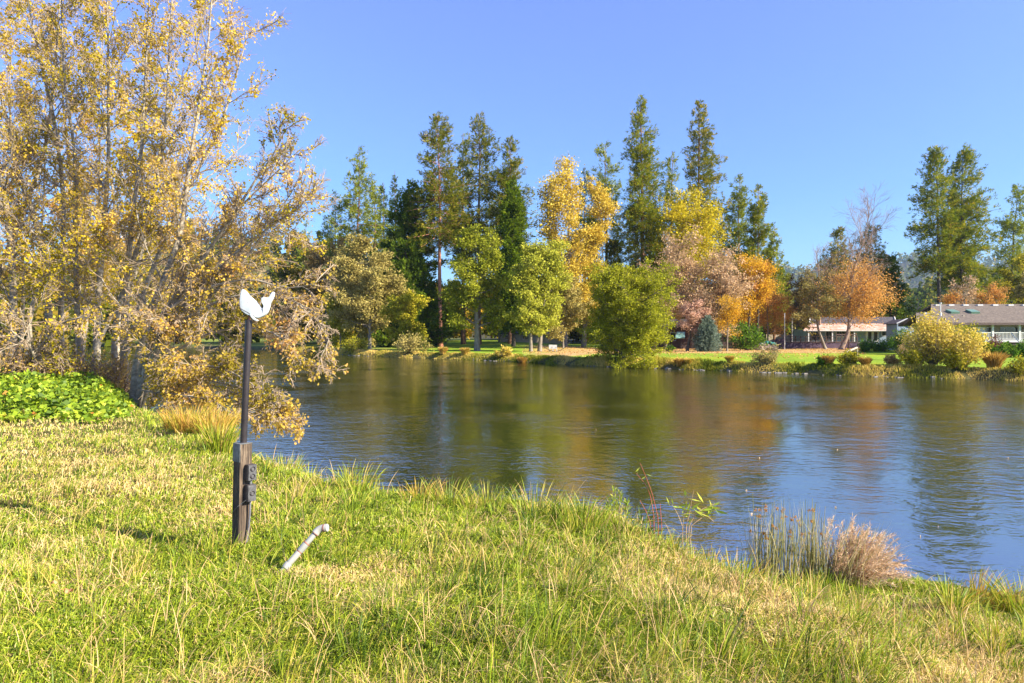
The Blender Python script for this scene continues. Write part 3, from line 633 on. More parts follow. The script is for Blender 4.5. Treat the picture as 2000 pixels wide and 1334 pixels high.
for i in range(800):
    px=rng.uniform(-900,700); d=rng.uniform(250,520)
    hh=rng.uniform(9,18); sp.append((X(px,d),d,hh,hh*.35,150,rng.random()<.5))
for i in range(60):
    px=rng.uniform(-1200,560); d=rng.uniform(175,230); hh=rng.uniform(9,15); sp.append((X(px,d),d,hh,hh*.4,420,rng.random()<.3))
mass('hillside_wood','brown and olive wooded hillside upstream behind the alders','woodland','farwood',sp,6,2.0)
sp=[]
for i in range(900):
    px=rng.uniform(1500,2400); d=rng.uniform(400,1000); 
    hh=rng.uniform(7,13); sp.append((X(px,d),d,hh,hh*.38,70,rng.random()<.55))
mass('downstream_wood','wooded slopes rising behind the grey shingled house','woodland','hillwood',sp,7,2.4)
sp=[]
for i in range(5200):
    px=rng.uniform(1400,2500); d=rng.uniform(1500,2700); hh=rng.uniform(12,26)
    sp.append((X(px,d),d,hh,hh*.3,9,True))
mass('mountain_forest','conifer forest covering the hazy blue mountain','forest','hillwood',sp,8,9.)
# shoreline grasses
rng=np.random.default_rng(12); g=Geo(); n=34000
seg=rng.choice(len(FS)-1,n*2,p=None); 
xs=rng.uniform(-45,40,n*2); ys=np.interp(xs,FS[:,0],FS[:,1]); off=rng.uniform(-.6,1.0,n*2)**1*2.2
a,b=xs,ys+off*np.clip(ys/60,1,2); z=Hn(a,b); k=(z>-.12)&(z<.72)&(fbm(a*.7,b*.7,61)>.3)
P=np.stack([a,b,z],1)[k][:n]; cl=fbm(P[:,0]*.55,P[:,1]*.3,62)
blades(g,P,(.08+.62*cl**2)*rng.uniform(.6,1.2,len(P)),.05*P[:,1]/60,rng,np.clip(.1+1.7*fbm(P[:,0]*.35,P[:,1]*.3,63)-.5+rng.uniform(-.2,.35,len(P)),0,1),rng.normal(0,.5,(len(P),2)),K=4)
tag(g.build('shore_grass',LM('bankmix')),'rough grass fringe along the far waterline','grass',kind='stuff')
# leaves fallen on the far lawn
g=Geo(); n=9000; px=rng.uniform(1020,1690,n); d=rng.uniform(66,124,n); x=X(px,d); z=Hn(x,d)
k=(sdist(x,d,FS)>2)&((d>84)|(rng.random(n)<.35)); C=np.stack([x,d,z+.03],1)[k]
g.leaves(C,rng.uniform(.10,.2,len(C)),rng,rng.uniform(0,1,len(C)),D=rng.normal(size=(len(C),3))*np.array([1,1,.25]),asp=.8)
tag(g.build('fallen_leaves',LM('litter')),'carpet of orange fallen leaves on the far lawn','fallen leaves',kind='stuff')
# stones along the waterline
g=Geo(); 
for i in range(150):
    x=rng.choice([rng.uniform(7,30),rng.uniform(-33,-20),rng.uniform(-5,0)],p=[.6,.28,.12]); y=np.interp(x,FS[:,0],FS[:,1])+rng.uniform(-.9,.6)
    s=rng.uniform(.05,.16); a=rng.uniform(0,6.28)
    V=rng.normal(size=(8,3)); V/=np.linalg.norm(V,axis=1,keepdims=True); V=np.array([[sx,sy,sz] for sz in(-1,1) for sy in(-1,1) for sx in(-1,1)])*rng.uniform(.6,1,(8,3))*s*np.array([1.2,1,.6])
    g.add(V+np.array([x,y,max(0,Hs(x,y))*.6]),[[0,2,3,1],[4,5,7,6],[0,1,5,4],[2,6,7,3],[0,4,6,2],[1,3,7,5]])
tag(g.build('shore_stones',surf('river stone',(.10,.09,.075),(.34,.31,.27),3,.9)),'pale river stones scattered along the far waterline','stones',kind='stuff')

for i,(px,d,w_,h_,l) in enumerate([(30,17.6,95,110,'tangle of brown twiggy brush behind the left end of the brambles'),(130,18.2,85,105,'tangle of brown twiggy brush behind the middle of the brambles'),(222,18.0,62,95,'tangle of brown twiggy brush behind the right end of the brambles'),(-60,18.5,80,120,'twiggy brush at the left picture edge behind the brambles')]):
    shrub(px,d,w_,h_,'alder' if i%2 else 'brown',l,seed=60+i,n=1500,size=.07,name='brush_thicket',cat='brush',stem='bark_bare',nst=46,up=.9,asp=.8)

# ------------------------------------------------------------------ houses
def striped(name,c1,c2,period,axis='x',rough=.6,metal=0,c3=None):
    m,nt,out=newmat(name); N=nt.nodes; L=nt.links
    tc=N.new('ShaderNodeTexCoord'); sp=N.new('ShaderNodeSeparateXYZ'); L.new(tc.outputs['Object'],sp.inputs[0])
    mu=N.new('ShaderNodeMath'); mu.operation='MULTIPLY'; mu.inputs[1].default_value=2*math.pi/period; L.new(sp.outputs[axis.upper()],mu.inputs[0])
    si=N.new('ShaderNodeMath'); si.operation='SINE'; L.new(mu.outputs[0],si.inputs[0])
    b=N.new('ShaderNodeBump'); b.inputs['Strength'].default_value=.8; b.inputs['Distance'].default_value=.03; L.new(si.outputs[0],b.inputs['Height'])
    n=N.new('ShaderNodeTexNoise'); n.inputs['Scale'].default_value=.9; n.inputs['Detail'].default_value=6; n.inputs['Roughness'].default_value=.7; L.new(tc.outputs['Object'],n.inputs[0])
    cols=[c1+(.38,),c2+(.62,)] if c3 is None else [c1+(.3,),c2+(.5,),c3+(.7,)]
    r=ramp(nt,cols); L.new(n.outputs[0],r.inputs[0])
    p=N.new('ShaderNodeBsdfPrincipled'); p.inputs['Roughness'].default_value=rough; p.inputs['Metallic'].default_value=metal
    L.new(r.outputs[0],p.inputs['Base Color']); L.new(b.outputs[0],p.inputs['Normal']); L.new(p.outputs[0],out.inputs[0]); return m
M['shingle_dark']=surf('dark shingles',(.035,.035,.05),(.11,.10,.11),2.2,.9,(1,1,3),.4)
M['shingle_grey']=surf('grey brown shingles',(.06,.048,.038),(.13,.105,.082),3.2,.9,(1,2.2,2.2),.7,c3=(.25,.20,.155))
M['rust_metal']=striped('rusty corrugated metal',(.50,.20,.10),(.72,.44,.32),.28,'x',.45,.2,c3=(.80,.76,.74))
M['blue_siding']=striped('blue grey lap siding',(.16,.23,.32),(.24,.33,.42),.2,'z',.7)
M['beige_siding']=striped('beige lap siding',(.40,.34,.25),(.52,.45,.34),.2,'z',.7)
M['white_paint']=surf('white paint',(.48,.48,.47),(.60,.60,.58),4,.6)
M['deck_purple']=striped('dark plum painted skirt boards',(.055,.035,.075),(.10,.06,.10),.2,'x',.8)
M['rail_dark']=surf('weathered dark rail',(.05,.035,.035),(.14,.10,.09),6,.85)
M['fence_wood']=surf('pale fence boards',(.30,.24,.17),(.50,.42,.32),4,.9,(3,1,.4))
M['brown_wall']=surf('brown wall boards',(.10,.05,.035),(.17,.09,.06),2,.8)
M['door_glass']=surf('reflecting window glass',(.02,.03,.03),(.05,.06,.05),1,.06,bump=0,spec=.8)
M['skylight']=surf('green skylight dome',(.10,.19,.13),(.15,.25,.18),2,.3)
M['teal']=surf('teal tarpaulin',(.03,.20,.17),(.10,.40,.34),3,.6)
M['brush']=surf('dead brush',(.22,.16,.11),(.55,.45,.36),4,.9)
M['rope']=surf('dark rope',(.03,.03,.03),(.06,.05,.05),4,.9)
M['plastic_white']=surf('white plastic',(.42,.42,.40),(.5,.5,.48),4,.4)
M['teal_paint']=surf('pale teal awning',(.22,.45,.42),(.35,.6,.55),2,.6)
def slab(P4, th):
    """thick slab from 4 corner points (top face), thickness downwards"""
    P=np.array(P4,float); n=np.cross(P[1]-P[0],P[3]-P[0]); n/=np.linalg.norm(n); n*=np.sign(n[2]) or 1
    V=np.vstack([P,P-n*th]); return V,[[0,1,2,3],[7,6,5,4],[0,4,5,1],[1,5,6,2],[2,6,7,3],[3,7,4,0]]
def part(name,mat,root,*boxes):
    g=Geo()
    for b in boxes: g.box(*b)
    return g.build(name,mat,root)
def xr(p,d,x0): return X(p,d)-x0
# --- blue house with metal porch roof (origin on the ground, front at y=0)
D=126.; gz=Hs(X(1660,D),D); x0=X(1660,D)
def zz(py,d): return CZ+(HZ-py)/F*d-gz
hr=thing('blue_house','long low blue house with dark shingles and rusty white metal porch roof','house',(x0,D,gz))
xl=X(1576,D)-x0; xrr=X(1747,D)-x0; fl=zz(668,D); ev=zz(645,D)
part('wall',M['blue_siding'],hr,(xl,xrr,0,6,-.3,ev+.15))
zt=zz(631.5,D+3.3); zrg=zz(619,D+7.5)
V,f=slab([(X(1569,D-2)-x0,-2,zz(645,D-2)),(X(1747,D-2)-x0+.3,-2,zz(645,D-2)),(X(1747,D+3)-x0+.3,3.2,zt),(X(1581,D+3)-x0,3.2,zt)],.12)
g=Geo(); g.add(V,f); g.build('porch_roof',M['rust_metal'],hr)
V,f=slab([(X(1581,D+3)-x0-.1,3.0,zt+.02),(X(1748,D+3)-x0,3.0,zt+.02),(X(1749,D+7)-x0,7.5,zrg),(X(1584,D+7)-x0,7.5,zrg)],.2)
g=Geo(); g.add(V,f); V,f=slab([(X(1584,D+7)-x0,7.5,zrg),(X(1749,D+7)-x0,7.5,zrg),(X(1749,D+7)-x0,12,zt),(X(1584,D+7)-x0,12,zt)],.2); g.add(V,f)
g.build('roof',M['shingle_dark'],hr)
for s,pxx in ((0,1583.5),(1,1749.2)):
    g=Geo(); 
    g.tube([(X(pxx-3 if s==0 else pxx,D+3)-x0,2.9,zt+.06),(X(pxx,D+7)-x0,7.5,zrg+.06)],.14,4); g.build('fascia_board',M['white_paint'],hr)
part('gutter',M['white_paint'],hr,(X(1570,D-2)-x0,X(1747,D-2)-x0+.3,-2.16,-2.03,zz(646.6,D-2),zz(645.2,D-2)))
for p0,p1,fr,b0 in ((1583,1591,0,664),(1592,1601,0,664),(1613,1624,0,664),(1633.5,1643.5,0,657.5),(1645,1655,0,657.5),(1661,1667,0,657.5),(1722.5,1735,0,655.5)):
    a=X(p0,D)-x0; b=X(p1,D)-x0; zt1=zz(646.3,D)-.02; zb=zz(b0,D)
    w=part('window',M['white_paint'],hr,(a-.12,b+.12,-.06,.1,zb-.12,zt1+.02))
    part('pane',M['door_glass'],w,(a+.02,(a+b)/2-.03,-.09,0,zb,zt1-.08),((a+b)/2+.03,b-.02,-.09,0,zb,zt1-.08))
dr=part('door',M['white_paint'],hr,(X(1691,D)-x0,X(1716,D)-x0,-.07,.1,fl,zz(646.5,D)))
part('pane',M['door_glass'],dr,(X(1695,D)-x0,X(1701.5,D)-x0,-.1,.0,fl+.25,zz(648,D)),(X(1706.5,D)-x0,X(1713,D)-x0,-.1,.0,fl+.25,zz(648,D)))
for p in (1579,1625.5,1668.5,1741.5): part('porch_post',M['white_paint'],hr,(X(p,D-1.8)-x0-.09,X(p,D-1.8)-x0+.09,-1.9,-1.72,fl-.3,zz(645.5,D-2)))
# --- deck in front of the house
D2=119.; gz2=Hs(X(1620,D2),D2); x2=X(1620,D2)
def z2(py,d=D2): return CZ+(HZ-py)/F*d-gz2
dk=thing('wooden_deck','raised deck with plum skirt boards and dark railing before the blue house','deck',(x2,D2,gz2))
a0=X(1534,D2)-x2; a1=X(1674,D2)-x2; zd=z2(667.5)
part('skirt',M['deck_purple'],dk,(a0,a1,0,.15,-.3,zd-.14)); part('deck_floor',M['rail_dark'],dk,(a0-.1,a1+.1,-.08,5.2,zd-.14,zd))
part('side_skirt',M['deck_purple'],dk,(a1,X(1718,D2)-x2,2.2,2.35,-.3,zd-.14))
g=Geo(); g.box(a0,a1,0,.1,zd+.9,zd+.98); g.box(a0,a1,.02,.08,zd+.42,zd+.5); g.box(X(1633,D2)-x2,a1,.03,.07,zd+1.15,zd+1.35); g.build('handrail',M['rail_dark'],dk)
for i in range(15):
    xx=a0+(a1-a0)*i/14; part('rail_post',M['rail_dark'],dk,(xx-.07,xx+.07,-.05,.12,zd,zd+1.02))
rr=thing('garden_ramp','sloping plum-sided wooden ramp left of the deck','ramp',(X(1516,D2),D2-.5,Hs(X(1516,D2),D2)))
g=Geo(); L0=X(1497,D2)-X(1516,D2); L1=X(1533,D2)-X(1516,D2); h1=1.7
g.add([(L0,0,-.2),(L1,0,-.2),(L1,0,h1),(L0+2.0,0,h1*.95),(L0,0,.25),(L0,2,-.2),(L1,2,-.2),(L1,2,h1),(L0+2.0,2,h1*.95),(L0,2,.25)],[[0,1,2,3],[0,3,4,4][:3]+[4],[5,8,7,6],[2,7,8,3],[3,8,9,4],[1,6,7,2],[0,4,9,5]])
g.build('side_boards',M['deck_purple'],rr)
# --- poles
for p,t,b,l,dd in ((1532.5,613,680,'taller thin white pole standing left of the blue house',112),(1547,621,657,'shorter white pole behind the taller one, left of the blue house',122)):
    gz3=Hs(X(p,dd),dd); o=thing('white_pole',l,'pole',(X(p,dd),dd,gz3)); g=Geo(); ht=CZ+(HZ-t)/F*dd-gz3; g.tube([(0,0,-.1),(0,0,ht)],.07,8); g.build('shaft',M['white_paint'],o)
    g=Geo(); g.tube([(0,0,ht),(0,0,ht+.12)],.1,8); g.build('cap',M['white_paint'],o)
# --- brush pile with tarp
b=onground(1492,106); rg=np.random.default_rng(4); g=Geo()
for i in range(150):
    a=rg.uniform(0,6.28); r=rg.uniform(0,1.6); p=np.array([r*math.cos(a)*1.3,r*math.sin(a),rg.uniform(0,1)*(1.05-.5*r/1.6)]); d=rg.normal(size=3)*np.array([.6,.6,.25]); g.tube([p-d*.5,p+d*.5],rg.uniform(.02,.07),5)
o=g.build('brush_pile',M['brush']); o.location=[float(v) for v in b]; tag(o,'heap of pale branches and rubble on the lawn left of the ramp','brush pile')
g=Geo(); nx,ny=14,8; VV=[]
for j in range(ny):
    for i in range(nx): VV.append((-1.2+2.4*i/(nx-1),-.6+1.2*j/(ny-1),1.35-.35*abs(i-6.5)/6.5+.14*math.sin(i*1.9+j)-.2*abs(j-3.5)/3.5))
g.add(VV,[(j*nx+i,j*nx+i+1,(j+1)*nx+i+1,(j+1)*nx+i) for j in range(ny-1) for i in range(nx-1)])
VV2=[(v[0],v[1],v[2]-.05) for v in VV]; g.add(VV2,[(j*nx+i,(j+1)*nx+i,(j+1)*nx+i+1,j*nx+i+1) for j in range(ny-1) for i in range(nx-1)])
o=g.build('tarpaulin',M['teal']); o.location=(float(b[0]+1),float(b[1]+1.2),float(b[2]+.1)); tag(o,'crumpled teal tarpaulin on the brush pile','tarpaulin')
# --- fence behind
def fence(p0,p1,d,h,label,mat,step=1.8):
    xa,xb=X(p0,d),X(p1,d); gzz=Hs((xa+xb)/2,d); o=thing('board_fence',label,'fence',((xa+xb)/2,d,gzz)); w=(xb-xa)/2; g=Geo()
    n=int(2*w/.22)
    for i in range(n): g.box(-w+i*.22,-w+i*.22+.19,0,.04,.05,h-.05*(i%3==1))
    g.build('boards',mat,o)
    for i in range(int(2*w/step)+1): part('post',mat,o,(-w+i*step-.07,-w+i*step+.07,-.12,-.003,-.2,h+.1))
fence(1497,1578,139,2.3,'pale board fence between the white poles and the blue house',M['fence_wood'])
fence(1330,1440,116,1.2,'low dark board fence behind the blue spruce',M['rail_dark'])
# --- blue shed
D3=104.; gz3=Hs(X(1768,D3),D3); xs=X(1768,D3); o=thing('garden_shed','small blue gabled shed between the two houses','shed',(xs,D3,gz3))
wl=X(1752,D3)-xs; wr=X(1785,D3)-xs; ze=CZ+(HZ-629.5)/F*D3-gz3; zr=CZ+(HZ-623.2)/F*D3-gz3; g=Geo()
g.box(wl,wr,0,3,-.2,ze-.1); g.add([(wl,.0,ze-.1),(wr,.0,ze-.1),(0,0,zr-.1),(wl,3,ze-.1),(wr,3,ze-.1),(0,3,zr-.1)],[[0,1,4,3]]); g.add3([(wl,0,ze-.1),(wr,0,ze-.1),(0,0,zr-.1)],[[0,1,2]]); g.build('wall',M['blue_siding'],o)
g=Geo(); 
for a,b_ in (((wl-.3,ze-.2),(0,zr)),((wr+.3,ze-.2),(0,zr))):
    V,f=slab([(a[0],-.4,a[1]),(b_[0],-.4,b_[1]),(b_[0],3.4,b_[1]),(a[0],3.4,a[1])],.1); g.add(V,f)
g.build('roof',M['shingle_dark'],o); g=Geo(); g.tube([(wl-.3,-.44,ze-.2),(0,-.44,zr+.02)],.1,4); g.tube([(wr+.3,-.44,ze-.2),(0,-.44,zr+.02)],.1,4); g.build('barge_board',M['white_paint'],o)
# --- grey shingled house, front eave at y=0
D4=84.; x4=X(1900,D4); gz4=Hs(x4,D4+4)
def z4(py,d): return CZ+(HZ-py)/F*d-gz4
h4=thing('grey_house','large house with long grey shingled roof, skylights and white porch railing','house',(x4,D4,gz4))
xe=X(1790,D4)-x4; xE=xe+40; ze=z4(630,D4)
# slope through eave z and upper ridge at +9 m
zrU=z4(594,D4+9); zrL=zrU-(zrU-ze)*(1-6.2/9.)
sl=(zrU-ze)/9.
xU=X(1818.5,D4+9)-x4; g=Geo()
V,f=slab([(xe,0,ze),(xE,0,ze),(xE,9,zrU),(xU,9,zrU)],.25)
# front slope as one polygon slab: low part then step up
yl=(z4(611,D4+5.2)-ze)/sl; 
V=[(xe,0,ze),(xE,0,ze),(xE,9,zrU),(xU,9,zrU),(xU-.35-(9-yl)*.55,yl,ze+sl*yl),(xe+yl*.58,yl,ze+sl*yl)]; V2=[(a,b+.02,c-.28) for a,b,c in V]
n=6; g=Geo(); g.V.append(np.array(V+V2,float)); g.n=12
for q in ([0,1,4,5],[1,2,3,4],[6,11,10,7],[7,10,9,8],[0,6,7,1],[1,7,8,2],[2,8,9,3],[3,9,10,4],[4,10,11,5],[5,11,6,0]): g.Fq.append(np.array([q])); g.rn.append(np.array([.5]))
V,f=slab([(xe+yl*.58,yl,ze+sl*yl),(xU,yl,ze+sl*yl),(xU,yl*2+3,ze),(xe+yl*1.16,yl*2+3,ze)],.25); g.add(V,f)
V,f=slab([(xU,9,zrU),(xE,9,zrU),(xE,17,ze),(xU,17,ze)],.25); g.add(V,f)
g.build('roof',M['shingle_grey'],h4)
part('eave_board',M['rail_dark'],h4,(xe,xE,-.12,-.01,ze-.3,ze-.02))
fl4=z4(664.3,D4+.6); wy=3.2
g=Geo(); q0=X(1797,D4)-x4+.6; g.add([(q0,1.2,-.3),(X(1905,D4+wy)-x4,1.2,-.3),(X(1905,D4+wy)-x4+3,12,-.3),(q0+6.6,12,-.3),(q0,1.2,ze-.05),(X(1905,D4+wy)-x4,1.2,ze-.05),(X(1905,D4+wy)-x4+3,12,ze-.05),(q0+6.6,12,ze-.05)],[[0,1,5,4],[1,2,6,5],[2,3,7,6],[3,0,4,7]]); g.box(X(1905,D4+wy)-x4+.02,xE-.3,wy,12,-.3,ze+sl*wy-.3); g.build('wall',M['beige_siding'],h4)
part('porch_floor',M['white_paint'],h4,(X(1905,D4)-x4+.3,xE-.2,.3,wy-.01,fl4-.25,fl4)); 
part('porch_skirt',M['rail_dark'],h4,(X(1905,D4)-x4+.4,xE-.2,.6,.7,-.3,fl4-.26))
part('gable_wall',M['beige_siding'],h4,(xU+.4,xU+.6,3,13,ze,ze+1.0))
for p in (1938.5,1991,2045): part('porch_column',M['white_paint'],h4,(X(p,D4+.5)-x4-.11,X(p,D4+.5)-x4+.11,.4,.62,fl4,ze-.08))
g=Geo(); ra=X(1906,D4+.5)-x4; g.box(ra,xE-.3,.45,.55,fl4+.88,fl4+.98); g.box(ra,xE-.3,.47,.53,fl4+.08,fl4+.16)
k=ra
while k<ra+24: g.box(k,k+.05,.48,.52,fl4+.16,fl4+.88); k+=.17
g.build('railing',M['white_paint'],h4)
dw=D4+wy
d_=part('door',M['white_paint'],h4,(X(1925.5,dw)-x4,X(1937.5,dw)-x4,wy-.06,wy-.004,fl4,z4(638.5,dw))); part('pane',M['door_glass'],d_,(X(1928,dw)-x4,X(1936,dw)-x4,wy-.09,wy-.05,fl4+.3,z4(640,dw)))
w_=part('window',M['white_paint'],h4,(X(1952,dw)-x4,X(1990,dw)-x4,wy-.07,wy-.004,fl4+.25,z4(638,dw)))
part('pane',M['door_glass'],w_,(X(1953,dw)-x4,X(1961,dw)-x4,wy-.1,wy-.05,fl4+.35,z4(639,dw)),(X(1963,dw)-x4,X(1980.5,dw)-x4,wy-.1,wy-.05,fl4+.35,z4(639,dw)),(X(1982.5,dw)-x4,X(1989,dw)-x4,wy-.1,wy-.05,fl4+.35,z4(639,dw)))
w_=part('window',M['white_paint'],h4,(X(1898,dw)-x4-.8,X(1898,dw)-x4+.3,1.1,1.19,fl4+.9,z4(639,dw)))
g=Geo(); sx=X(1974,D4)-x4
for i in range(7): g.box(sx,sx+1.5,-.3*i-.0,-.3*i+.3,fl4-.25*(i+1)-.08,fl4-.25*(i+1))
g.build('steps',M['rail_dark'],h4)
g=Geo(); g.tube([(sx,-.05,fl4+.9),(sx,-2.1,fl4-.85)],.06,4); g.tube([(sx,-2.1,-.2),(sx,-2.1,fl4-.8)],.08,4); g.build('stair_rail',M['white_paint'],h4)
for i,p in enumerate((1832,1858,1886,1914,1944,1974,2002)):
    xv=X(p,D4+8)-x4; part('roof_vent',M['white_paint'],h4,(xv-.35,xv+.35,7.9,8.3,ze+sl*8+.02,ze+sl*8+.22))
part('roof_vent',M['white_paint'],h4,(X(1803,D4+yl)-x4-.35,X(1803,D4+yl)-x4+.35,yl-.8,yl-.4,ze+sl*(yl-.6)-.02,ze+sl*(yl-.6)+.2))
for p in (1857,1896):
    xv=X(p,D4+5)-x4; g=Geo(); y0,y1=4.0,5.2
    V,f=slab([(xv-.55,y0,ze+sl*y0+.28),(xv+.55,y0,ze+sl*y0+.28),(xv+.55,y1,ze+sl*y1+.28),(xv-.55,y1,ze+sl*y1+.28)],.3); g.add(V,f); g.build('skylight',M['skylight'],h4)
xv=X(1838.5,D4+3)-x4; g=Geo(); g.tube([(xv,3.2,ze+sl*3),(xv,3.2,z4(593,D4+3))],.07,8); g.tube([(xv,3.2,z4(593,D4+3)),(xv,3.2,z4(591,D4+3))],.16,8); g.tube([(xv,3.2,ze+sl*3),(xv,3.2,ze+sl*3+.45)],.16,8); g.build('flue_pipe',M['white_paint'],h4)
# --- houses glimpsed between the trunks
def smallhouse(pl,pr,d,pe,pr_,label,mat,roof,wins,name,door=None):
    xa,xb=X(pl,d),X(pr,d); xc=(xa+xb)/2; gz_=Hs(xc,d); o=thing(name,label,'house',(xc,d,gz_)); w=(xb-xa)/2
    e=CZ+(HZ-pe)/F*d-gz_; r=CZ+(HZ-pr_)/F*d-gz_
    part('wall',mat,o,(-w,w,0,7,-.3,e)); g=Geo(); V,f=slab([(-w-.5,-.7,e-.1),(w+.5,-.7,e-.1),(w+.5,3.5,r),(-w-.5,3.5,r)],.2); g.add(V,f); V,f=slab([(-w-.5,3.5,r),(w+.5,3.5,r),(w+.5,7.7,e-.1),(-w-.5,7.7,e-.1)],.2); g.add(V,f); g.build('roof',roof,o)
    for a,b_,z0,z1 in wins:
        q=part('window',M['white_paint'],o,(X(a,d)-xc,X(b_,d)-xc,-.05,.05,e*z0,e*z1)); part('pane',M['door_glass'],q,(X(a,d)-xc+.1,X(b_,d)-xc-.1,-.08,0,e*z0+.1,e*z1-.1))
    return o
smallhouse(1300,1372,121,638,622,'dark brown house half hidden behind the pink tree and the blue spruce',M['brown_wall'],M['shingle_dark'],((1309,1320,.35,.75),(1352,1362,.35,.75)),'brown_house')
smallhouse(978,1105,150,650,636,'pale-walled house glimpsed between the alder trunks',M['beige_siding'],M['shingle_dark'],((985,995,.3,.75),(1020,1032,.3,.75),(1090,1100,.3,.75)),'pale_house')
# awning on the brown house side
D6=118; g=Geo(); V,f=slab([(X(1313,D6),D6-2,CZ-(660-HZ)/F*D6),(X(1332,D6),D6-2,CZ-(660-HZ)/F*D6),(X(1338,D6),D6,CZ+(HZ-648)/F*D6),(X(1322,D6),D6,CZ+(HZ-648)/F*D6)],.08); g.add(V,f); tag(g.build('canvas_awning',M['teal_paint']),'pale teal awning on the dark brown house','awning')
# --- garden chair, rope, hand rail
for p,dd,l in ((1076,97,'left white garden chair under the twin-trunk alders'),(1084,96,'right white garden chair, turned sideways, under the twin-trunk alders')):
    o=thing('garden_chair',l,'chair',onground(p,dd)); s=.9
    part('seat',M['plastic_white'],o,(-.28,.28,-.28,.28,.4,.46)); part('backrest',M['plastic_white'],o,(-.28,.28,.22,.28,.46,.95))
    for a in(-.25,.25):
        for c in(-.25,.25): part('leg',M['plastic_white'],o,(a-.03,a+.03,c-.03,c+.03,0,.4))
        part('armrest',M['plastic_white'],o,(a-.04,a+.04,-.28,.22,.62,.66))
p0=W(1058,672,94.5); p1=W(1113,668,94.5); c=[]
for i in range(15):
    t=i/14; q=p0*(1-t)+p1*t; q[2]-=1.15*math.sin(math.pi*t)**.8; c.append(q)
g=Geo(); g.tube(c,.045,6); tag(g.build('hanging_rope',M['rope']),'dark slack rope hanging in a curve between lawn trees','rope')
b=onground(1652,63); o=thing('ramp_rail','weathered sloping handrail at the lawn edge below the ferns','handrail',b); g=Geo()
e=W(1674,679,64)-b; st=W(1651,689,62)-b; g.tube([st,e],.09,4); g.build('rail',M['fence_wood'],o)
for q in (st,e): g=Geo(); g.tube([(q[0],q[1],-.4),(q[0],q[1],q[2])],.07,4); g.build('post',M['fence_wood'],o)

# ------------------------------------------------------------------ alders on the near bank
def cpath(pts,d0,d1,K,rng,wob,base=None):
    pts=np.array(pts,float); n=len(pts); u=np.linspace(0,1,n); 
    P=np.array([W(p[0],p[1],d0+(d1-d0)*uu) for p,uu in zip(pts,u)])
    t=np.linspace(0,1,K); idx=t*(n-1); i=np.minimum(idx.astype(int),n-2); f=(idx-i)[:,None]
    pm=np.vstack([2*P[0]-P[1],P,2*P[-1]-P[-2]])
    a,b,c,d=pm[i],pm[i+1],pm[i+2],pm[i+3]
    Q=.5*((2*b)+(-a+c)*f+(2*a-5*b+4*c-d)*f**2+(-a+3*b-3*c+d)*f**3)
    Q+=np.cumsum(rng.normal(0,wob,(K,3)),0)*np.linspace(0,1,K)[:,None]
    return Q
def alder(base, stems, label, seed, pal='alder', group=None, nl=6500, n1=24, leafs=.072, l1=(1.1,2.9), droop=.0, cat='tree'):
    rng=np.random.default_rng(seed+300)
    b=np.array(base,float); root=thing('alder_tree',label,cat,b,group)
    for st in stems:
        pts,d0,d1,r0=st[:4]; kw=st[4] if len(st)>4 else {}
        nn1=kw.get('n1',n1); low=kw.get('low',False); pl_=kw.get('pal',pal); nlv=int(kw.get('nl',nl)*.62); r0*=.78; t0=kw.get('t0',.16)
        K=16; nn1=int(nn1*1.15); P=cpath(pts,d0,d1,K,rng,.022)
        P[0,2]=min(P[0,2],b[2]); P=P-b
        rr=r0*(1-np.linspace(0,1,K)**1.1*.88); rr[0]*=1.35; rr[1]*=1.1
        PP=P[None]; RR=rr[None]
        mn,mxx=kw.get('l1',l1)
        A,Ar,_=level(PP,RR,nn1,t0,1,(22,62) if not low else (20,70),lambda pl,t,rg,m:(mn+(mxx-mn)*rg.uniform(0,1,m)**1.3)*(1.05-.45*t),8,(.035 if not low else -.05)-droop,.10,rng,.42,bias=kw.get('bias'))
        Ar=np.maximum(Ar,.012)
        B2,Br,_=level(A,Ar,9,.12,1,(22,60),lambda pl,t,rg,m:pl*(.5-.2*t)*rg.uniform(.5,1.25,m),6,.0 if not low else -.07,.13,rng,.6)
        C3,Cr,_=level(B2,Br,8,.12,1,(20,60),lambda pl,t,rg,m:pl*.55*rg.uniform(.4,1.2,m),4,-.02 if not low else -.08,.17,rng,.7)
        tg=Geo(); tg.tubes(PP,RR,10); tg.tubes(A,Ar,5)
        o=tg.build('trunk',M['bark_alder'],root,True)
        bg=Geo(); bg.tubes(B2,np.maximum(Br,.0070),4); bg.tubes(C3,np.maximum(Cr*.9,.0042),3)
        bg.build('twigs',M['twig'],o,True)
        if nlv:
            S=np.concatenate([C3]); w=None
            keep=kw.get('keep',.5)
            sel=rng.random(len(C3))<keep
            nc=nlv//5; Cc,D,bi,ta=sample(C3[sel],nc,rng,.1,1)
            T=np.repeat(Cc,5,0)+rng.normal(0,.055,(nc*5,3))
            tone=np.clip(np.repeat(fbm(Cc[:,0]*.9+Cc[:,1]*.5,Cc[:,2]*.9,seed)*1.5-.35,5)+rng.uniform(-.22,.25,len(T)),0,1)
            cg=Geo(); dd=rng.normal(size=(len(T),3)); dd[:,2]-=.6
            cg.leaves(T,leafs*rng.uniform(.55,1.2,len(T)),rng,tone,asp=.8,D=dd)
            cg.build('crown',LM(pl_),root)
    return root
R_=(.5,-.5,.1)
